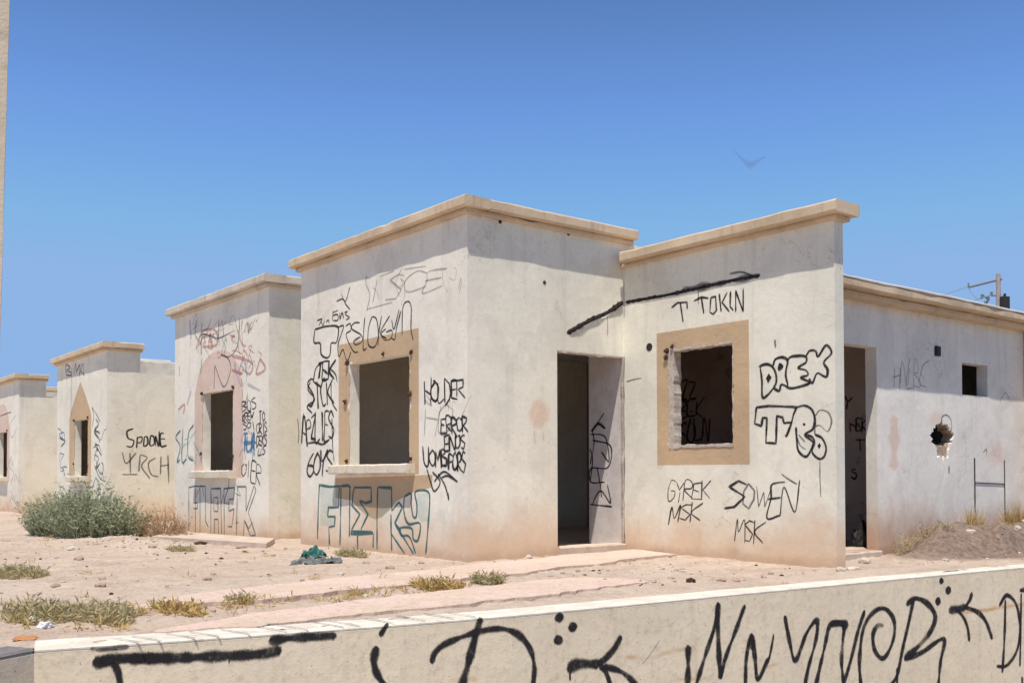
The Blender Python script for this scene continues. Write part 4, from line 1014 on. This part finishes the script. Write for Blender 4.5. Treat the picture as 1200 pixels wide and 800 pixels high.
def bird_part(L):
    rings = []
    for (p, r, flat, dd) in L:
        c = bpx(*p, dd); rings.append([bm.verts.new(c+Uv*(math.cos(a)*r*flat)+(Rv*.35+Fv*.9).normalized()*(math.sin(a)*r)) for a in [2*math.pi*i/10 for i in range(10)]])
    for a, b in zip(rings, rings[1:]):
        for i in range(10): bm.faces.new((a[i], a[(i+1) % 10], b[(i+1) % 10], b[i]))
    bm.faces.new(rings[0]); bm.faces.new(rings[-1])
bird_part([((858, 175), .02, .5, 0), ((863, 180), .09, .35, 0), ((869, 186), .13, .35, 0), ((876, 193), .11, .8, 0), ((881, 194), .10, .9, 0), ((886, 190), .13, .4, 0), ((892, 186), .09, .35, 0), ((898, 184), .02, .5, 0)])
bmesh.ops.recalc_face_normals(bm, faces=bm.faces)
bird = mesh_obj('bird', bm, m_, base=tuple(BP), smooth=True, label='blurred dark bird with raised wings flying in the blue sky', category='bird')
md = bird.modifiers.new('sub', 'SUBSURF'); md.levels = md.render_levels = 2

# ------------------------------------------------------------------ vegetation
def blades(bm, cx, cy, rx, ry, h, n, wid=.006, lean=.5, leafy=0, hz=None, dome=True, clump=1.):
    for _ in range(n):
        r = math.sqrt(random.random()); t = random.random()*2*math.pi
        x = cx+rx*r*math.cos(t)*.75; y = cy+ry*r*math.sin(t)*.75
        k = noise.noise(Vector((x*3, y*3, 7)))
        if k < -.25*clump and random.random() < .8: continue
        z0 = gz(x, y)-.01; hh = h*(math.sqrt(max(.05, 1-(r*.85)**2)) if dome else 1)*random.uniform(.45, 1.08)*(1+.35*k)
        d = Vector((math.cos(t)*lean*r+random.gauss(0, .22), math.sin(t)*lean*r+random.gauss(0, .22), 1)).normalized()
        s = Vector((random.gauss(0, 1), random.gauss(0, 1), random.gauss(0, .2))).normalized()
        p = Vector((x, y, z0)); bend = Vector((random.gauss(0, .12), random.gauss(0, .12), 0)); seg = 3; prev = None
        for i in range(seg+1):
            f = i/seg; c = p+d*hh*f+bend*hh*f*f; w_ = wid*(1-f*.85)
            row = (bm.verts.new(c-s*w_), bm.verts.new(c+s*w_))
            if prev: bm.faces.new((prev[0], prev[1], row[1], row[0]))
            prev = row
        for _k in range(leafy):
            f = random.uniform(.15, 1); c = p+d*hh*f+bend*hh*f*f
            ld = Vector((random.gauss(0, 1), random.gauss(0, 1), random.gauss(.5, .6))).normalized()*random.uniform(.03, .07); ls = ld.cross(Vector((random.gauss(0, 1), random.gauss(0, 1), random.gauss(0, 1)))).normalized()*wid*1.3
            a = bm.verts.new(c); b = bm.verts.new(c+ld*.5+ls); e = bm.verts.new(c+ld); g = bm.verts.new(c+ld*.5-ls)
            bm.faces.new((a, b, e, g))
def plant(name, base, parts, mat, label, cat, group=None, kind=None, stems=False):
    bm = bmesh.new()
    for p in parts: blades(bm, **p)
    if kind: return mesh_obj(name, bm, mat, base=(base[0], base[1], 0), kind=kind, label=label, category=cat)
    return mesh_obj(name, bm, mat, base=(base[0], base[1], 0), label=label, category=cat, group=group)
plant('bush', (-14.95, 4.0), [dict(cx=-15.35, cy=3.95, rx=.62, ry=.5, h=.66, n=800, wid=.007, lean=.55, leafy=9), dict(cx=-14.75, cy=4.1, rx=.80, ry=.5, h=.76, n=1000, wid=.007, lean=.5, leafy=9), dict(cx=-14.25, cy=4.4, rx=.45, ry=.42, h=.58, n=480, wid=.007, lean=.5, leafy=9)], M['bush'], 'large grey-green wispy bush in front of the third house', 'bush')
plant('bush', (-13.55, 4.9), [dict(cx=-13.75, cy=4.85, rx=.40, ry=.28, h=.52, n=300, wid=.004, lean=.8, leafy=3), dict(cx=-13.3, cy=4.85, rx=.28, ry=.22, h=.26, n=110, wid=.004, lean=.9, leafy=2)], M['drybush'], 'dry brown twiggy bush right of the large green bush', 'bush')
G = 'low weed clumps on the dirt lot'
def wclump(px, py, rx, ry, h, n, mat, label, wid=.004, leafy=3, lean=.9):
    c = at(px, py, 2, 0)
    return plant('weed_clump', (c.x, c.y), [dict(cx=c.x, cy=c.y, rx=rx, ry=ry, h=h, n=n, wid=wid, lean=lean, leafy=leafy)], mat, label, 'weeds', G)
wclump(22, 672, .42, .28, .10, 420, M['weed'], 'low yellow-green weed clump by the left edge, halfway up the dirt')
wclump(48, 722, .45, .24, .11, 330, M['weed'], 'weeds with pale litter near the left end of the boundary wall')
wclump(120, 722, .5, .19, .11, 330, M['weed'], 'greenest low weeds behind the left end of the boundary wall')
wclump(210, 715, .42, .13, .07, 230, M['drygrass'], 'sparse dry weeds between the two paved strips')
wclump(281, 704, .14, .10, .08, 130, M['weed'], 'small isolated green tuft between the paved strips')
wclump(512, 687, .34, .16, .09, 330, M['drygrass'], 'dry straw tuft on the path in front of the near corner')
wclump(572, 681, .18, .12, .12, 200, M['weed'], 'greener tuft at the right end of the dry straw tuft')
wclump(412, 650, .36, .10, .09, 220, M['weed'], 'thin yellow weeds at the foot of the wall right of the rags')
wclump(212, 644, .35, .14, .06, 180, M['weed'], 'tiny weeds in the dirt before the concrete slab')
plant('weed_clump', (-5.62, 9.75), [dict(cx=-5.62, cy=9.72, rx=.12, ry=.30, h=.24, n=60, wid=.003, lean=.6, leafy=5), dict(cx=-5.55, cy=10.1, rx=.12, ry=.25, h=.10, n=50, wid=.003, lean=.8, leafy=3)], M['weed'], 'leafy weed growing beside the side doorway', 'weeds', G)
for (yy, hh, nn, lb) in ((10.95, .26, 170, 'dry golden grass tuft against the side wall under the hole'), (12.1, .26, 330, 'dry golden grass at the right end of the side wall')):
    plant('grass_tuft', (SX+.15, yy), [dict(cx=SX+.16, cy=yy, rx=.14, ry=.26 if yy < 11 else .45, h=hh, n=nn, wid=.004, lean=.4, leafy=0)], M['drygrass'], lb, 'grass', 'dry grass by the side wall')
# sparse tiny weeds nobody could count
bm = bmesh.new()
for _ in range(55):
    px = random.uniform(150, 560); c = at(px, 719-(px-150)*.085+random.gauss(0, 3), 2, 0)
    blades(bm, c.x, c.y, .06, .05, random.uniform(.03, .07), 8, .003, 1., 2)
for _ in range(30):
    px = random.uniform(0, 170); c = at(px, random.gauss(722, 9), 2, 0)
    blades(bm, c.x, c.y, .08, .06, random.uniform(.04, .10), 9, .003, 1., 2)
for _ in range(60):
    x = random.uniform(-20, -5.2); y = random.uniform(1.6, 5.2)
    if x > wallx(y)-.3: continue
    blades(bm, x, y, .07, .07, .045, 9, .003, 1., 1)
for _ in range(40):
    x = random.uniform(-25, -14); y = random.uniform(2.0, 5.3); blades(bm, x, y, .1, .1, .08, 9, .004, 1., 1)
mesh_obj('ground_cover', bm, M['drygrass'], kind='stuff', label='scattered dry stalks over the dirt', category='ground cover')

# ------------------------------------------------------------------ stones and litter
def stone(bm, x, y, r, z=None, sub=1):
    q = bmesh.ops.create_icosphere(bm, subdivisions=sub, radius=1)
    sc3 = (r*random.uniform(.7, 1.4), r*random.uniform(.7, 1.4), r*random.uniform(.4, .8)); rz = random.random()*6.3; sd = random.random()*99
    c, s = math.cos(rz), math.sin(rz); z0 = gz(x, y) if z is None else z
    for v in q['verts']:
        k = 1+.3*noise.noise(v.co*1.4+Vector((sd, 0, 0)))
        p = Vector((v.co.x*sc3[0]*k, v.co.y*sc3[1]*k, v.co.z*sc3[2]*k))
        v.co = Vector((p.x*c-p.y*s+x, p.x*s+p.y*c+y, p.z+z0+sc3[2]*.3))
for mat, n, nm, lb in ((M['rock'], 620, 'gravel', 'small brown stones scattered over the dirt'), (M['rock_pale'], 300, 'gravel', 'pale chips of plaster scattered over the dirt'), (M['rustbit'], 150, 'gravel', 'dark bits scattered over the dirt')):
    bm = bmesh.new()
    for _ in range(n):
        u = random.random()
        if u < .5: x = random.uniform(-14, -5.2); y = random.uniform(1.5, 7.6)
        elif u < .7: x = random.gauss(-13.2, 1.4); y = random.gauss(4.3, .35)
        elif u < .85: x = random.uniform(-7.8, -5.0); y = random.uniform(5.3, 7.75)
        else: x = random.gauss(-5.2, .5); y = random.uniform(8.6, 12.4)
        if x > wallx(y)-.28 or (y > FY-.05 and x < XR+.05) or (y > WY-.03 and x < WX+.03) or y > 12.5 or (y > WY and x < SX+.05): continue
        if y > FY-.03 and x < XR: continue
        stone(bm, x, y, abs(random.gauss(0, .010))*(2 if random.random() < .07 else 1)+.004)
    mesh_obj(nm, bm, mat, kind='stuff', label=lb, category='gravel')
for k, (x, y, r, mt, lb) in enumerate(((-5.33, 10.35, .05, 'rock_pale', 'pale chunk of plaster low on the left flank of the dirt heap'), (-5.2, 11.1, .045, 'rock_pale', 'pale chunk half-way up the middle of the dirt heap'), (-5.35, 11.6, .04, 'rock_pale', 'small pale chunk high on the right part of the dirt heap'))):
    bm = bmesh.new(); stone(bm, x, y, r, None, 2); mesh_obj('stone', bm, M[mt], base=(x, y, gz(x, y)), label=lb, category='stone')
ROCKS = [(93, 653, .05, 'd'), (120, 677, .035, 'd'), (65, 684, .035, 'd'), (250, 671, .035, 'd'), (283, 641, .05, 'd'), (86, 643, .05, 'p'), (285, 657, .03, 'd'), (457, 665, .035, 'd'), (429, 659, .035, 'd'), (494, 658, .03, 'd'),
 (845, 679, .03, 'd'), (800, 665, .03, 'd'), (862, 679, .03, 'd'), (667, 671, .03, 'd'), (645, 676, .025, 'd'), (920, 681, .022, 'd'), (1000, 665, .05, 'p'), (985, 668, .045, 'p'), (1013, 657, .05, 'p'), (641, 652, .03, 'd'), (620, 653, .035, 'p')]
for (x, y, r, k) in ROCKS:
    c = at(x, y, 2, 0); bm = bmesh.new(); zg = gz(c.x, c.y)
    stone(bm, c.x, c.y, r, zg, 2)
    where = 'by the end of the wing wall' if x > 960 and x < 1020 else 'on the dirt heap by the side wall' if x > 1020 else 'on the dirt lot in front of the houses' if x < 560 else 'near the foot of the near house'
    mesh_obj('stone', bm, M['rock_pale'] if k == 'p' else M['rock'], base=(c.x, c.y, zg), smooth=False, label=('pale rough stone lying ' if k == 'p' else 'small brown stone lying ')+where, category='stone', group=('pale stones ' if k == 'p' else 'brown stones ')+where)

def crumple(name, cx, cy, L, Wd, H_, mat, label, cat, seed, rz=0, z0=None, group=None):
    bm = bmesh.new(); q = bmesh.ops.create_icosphere(bm, subdivisions=4, radius=1)
    zz = gz(cx, cy) if z0 is None else z0; c, s = math.cos(rz), math.sin(rz)
    for v in bm.verts:
        n_ = v.co.copy(); k = 1+.45*noise.noise(n_*1.6+Vector((seed, 0, 0)))+.28*abs(noise.noise(n_*4+Vector((0, seed, 0))))-.2*abs(noise.noise(n_*8+Vector((0, 0, seed))))
        p = Vector((n_.x*L*k, n_.y*Wd*k, max(-.05, n_.z)*H_*k)); v.co = Vector((p.x*c-p.y*s+cx, p.x*s+p.y*c+cy, p.z+zz))
    return mesh_obj(name, bm, mat, base=(cx, cy, zz), label=label, category=cat, group=group)
def cloth(cx, cy, L, Wd, H_, mat, label, seed, rz):
    bm = bmesh.new(); n = 34; c, s = math.cos(rz), math.sin(rz); g = []
    for i in range(n+1):
        row = []
        for j in range(n+1):
            u = i/n*2-1; v = j/n*2-1; r = math.hypot(u, v)/1.2
            k = 1+.35*noise.noise(Vector((math.atan2(v, u)*1.3, seed, 0)))
            f = abs(noise.noise(Vector((u*1.6+seed, v*1.6, 0))))*1.5+.4*abs(noise.noise(Vector((u*3.4, v*4.2+seed, 3))))+.25*abs(noise.noise(Vector((u*9, v*9, seed))))
            x = (u*k+.25*noise.noise(Vector((u*3, v*3, seed+5))))*L; y = (v*k+.25*noise.noise(Vector((u*3, v*3, seed+9))))*Wd
            X = x*c-y*s+cx; Y = x*s+y*c+cy
            row.append(bm.verts.new((X, Y, gz(X, Y)+.004+.8*H_*f*min(1, max(0, 1.1-r)*2.2))))
        g.append(row)
    for a, b in zip(g, g[1:]):
        for j in range(n): bm.faces.new((a[j], b[j], b[j+1], a[j+1]))
    o = mesh_obj('rag', bm, mat, base=(cx, cy, gz(cx, cy)), smooth=True, label=label, category='rag')
    md = o.modifiers.new('thick', 'SOLIDIFY'); md.thickness = .004
c = at(362, 659, 2, 0); cloth(c.x, c.y, .14, .10, .07, M['grey_plastic'], 'crumpled grey rag heap on the dirt below the near house', 3.3, .8)
c = at(368, 651, 2, 0); cloth(c.x, c.y, .10, .12, .13, M['teal_plastic'], 'dark teal crumpled cloth lying behind the grey rag heap', 8.1, .4)
c = at(388, 658, 2, 0); cloth(c.x, c.y, .09, .11, .08, M['grey_plastic'], 'small flat grey rag right of the teal cloth', 12.7, .9)
for (x, y, a, b_, h_, mt, lb, ct) in ((40, 727, .035, .03, .03, 'white_plastic', 'white paper litter caught in the weeds, left piece', 'litter'), (53, 734, .03, .04, .03, 'white_plastic', 'white paper litter at the near edge of the weeds', 'litter'), (130, 723, .06, .02, .012, 'rock_pale', 'flat cream scrap on the green weeds', 'litter'), (30, 745, .06, .05, .012, 'orange_litter', 'orange-brown dead leaves by the wall top', 'litter'),
        (1187, 622, .10, .45, .05, 'black', 'dark flattened sheet lying on the dirt heap at the right edge', 'debris'), (1012, 614, .06, .05, .2, 'black', 'black bag standing inside the side doorway', 'bag')):
    if ct == 'bag':
        crumple('bag', -6.15, 9.62, .08, .08, .22, M['black'], lb, 'bag', 31, 0, .045); continue
    c = at(x, y, 2, .12 if x > 1100 else 0)
    crumple('litter' if ct == 'litter' else 'debris', c.x, c.y, a, b_, h_, M[mt], lb, ct, x, .4)

for k, (x, y, a, b_, h_) in enumerate(((-8.35, 8.35, .22, .18, .12), (-8.75, 8.6, .25, .15, .09))):
    crumple('debris', x, y, a, b_, h_, M['inner'], ('rubble heap on the floor inside the main doorway', 'flatter rubble further inside the main doorway, to the left')[k], 'debris', 40+k, .5*k, .046)
# slab before the second house
P4 = [at(x, y, 2, 0.0) for x, y in ((178, 632), (205, 626), (322, 634.5), (312, 641))]
bm = bmesh.new()
vs = [bm.verts.new((p.x, p.y, .045)) for p in P4]; lo = [bm.verts.new((p.x, p.y, -.05)) for p in P4]
bm.faces.new(vs)
for i in range(4): bm.faces.new((vs[i], vs[(i+1) % 4], lo[(i+1) % 4], lo[i]))
bmesh.ops.recalc_face_normals(bm, faces=bm.faces)
mesh_obj('concrete_slab', bm, M['concrete'], base=tuple(P4[0]), label='thin pale concrete slab on the ground before the second house', category='slab')

# ------------------------------------------------------------------ render settings
sc.view_settings.view_transform = 'Standard'; sc.view_settings.look = 'None'; sc.view_settings.exposure = 0
sc.cycles.transparent_max_bounces = 24; sc.cycles.max_bounces = 8; sc.cycles.diffuse_bounces = 5
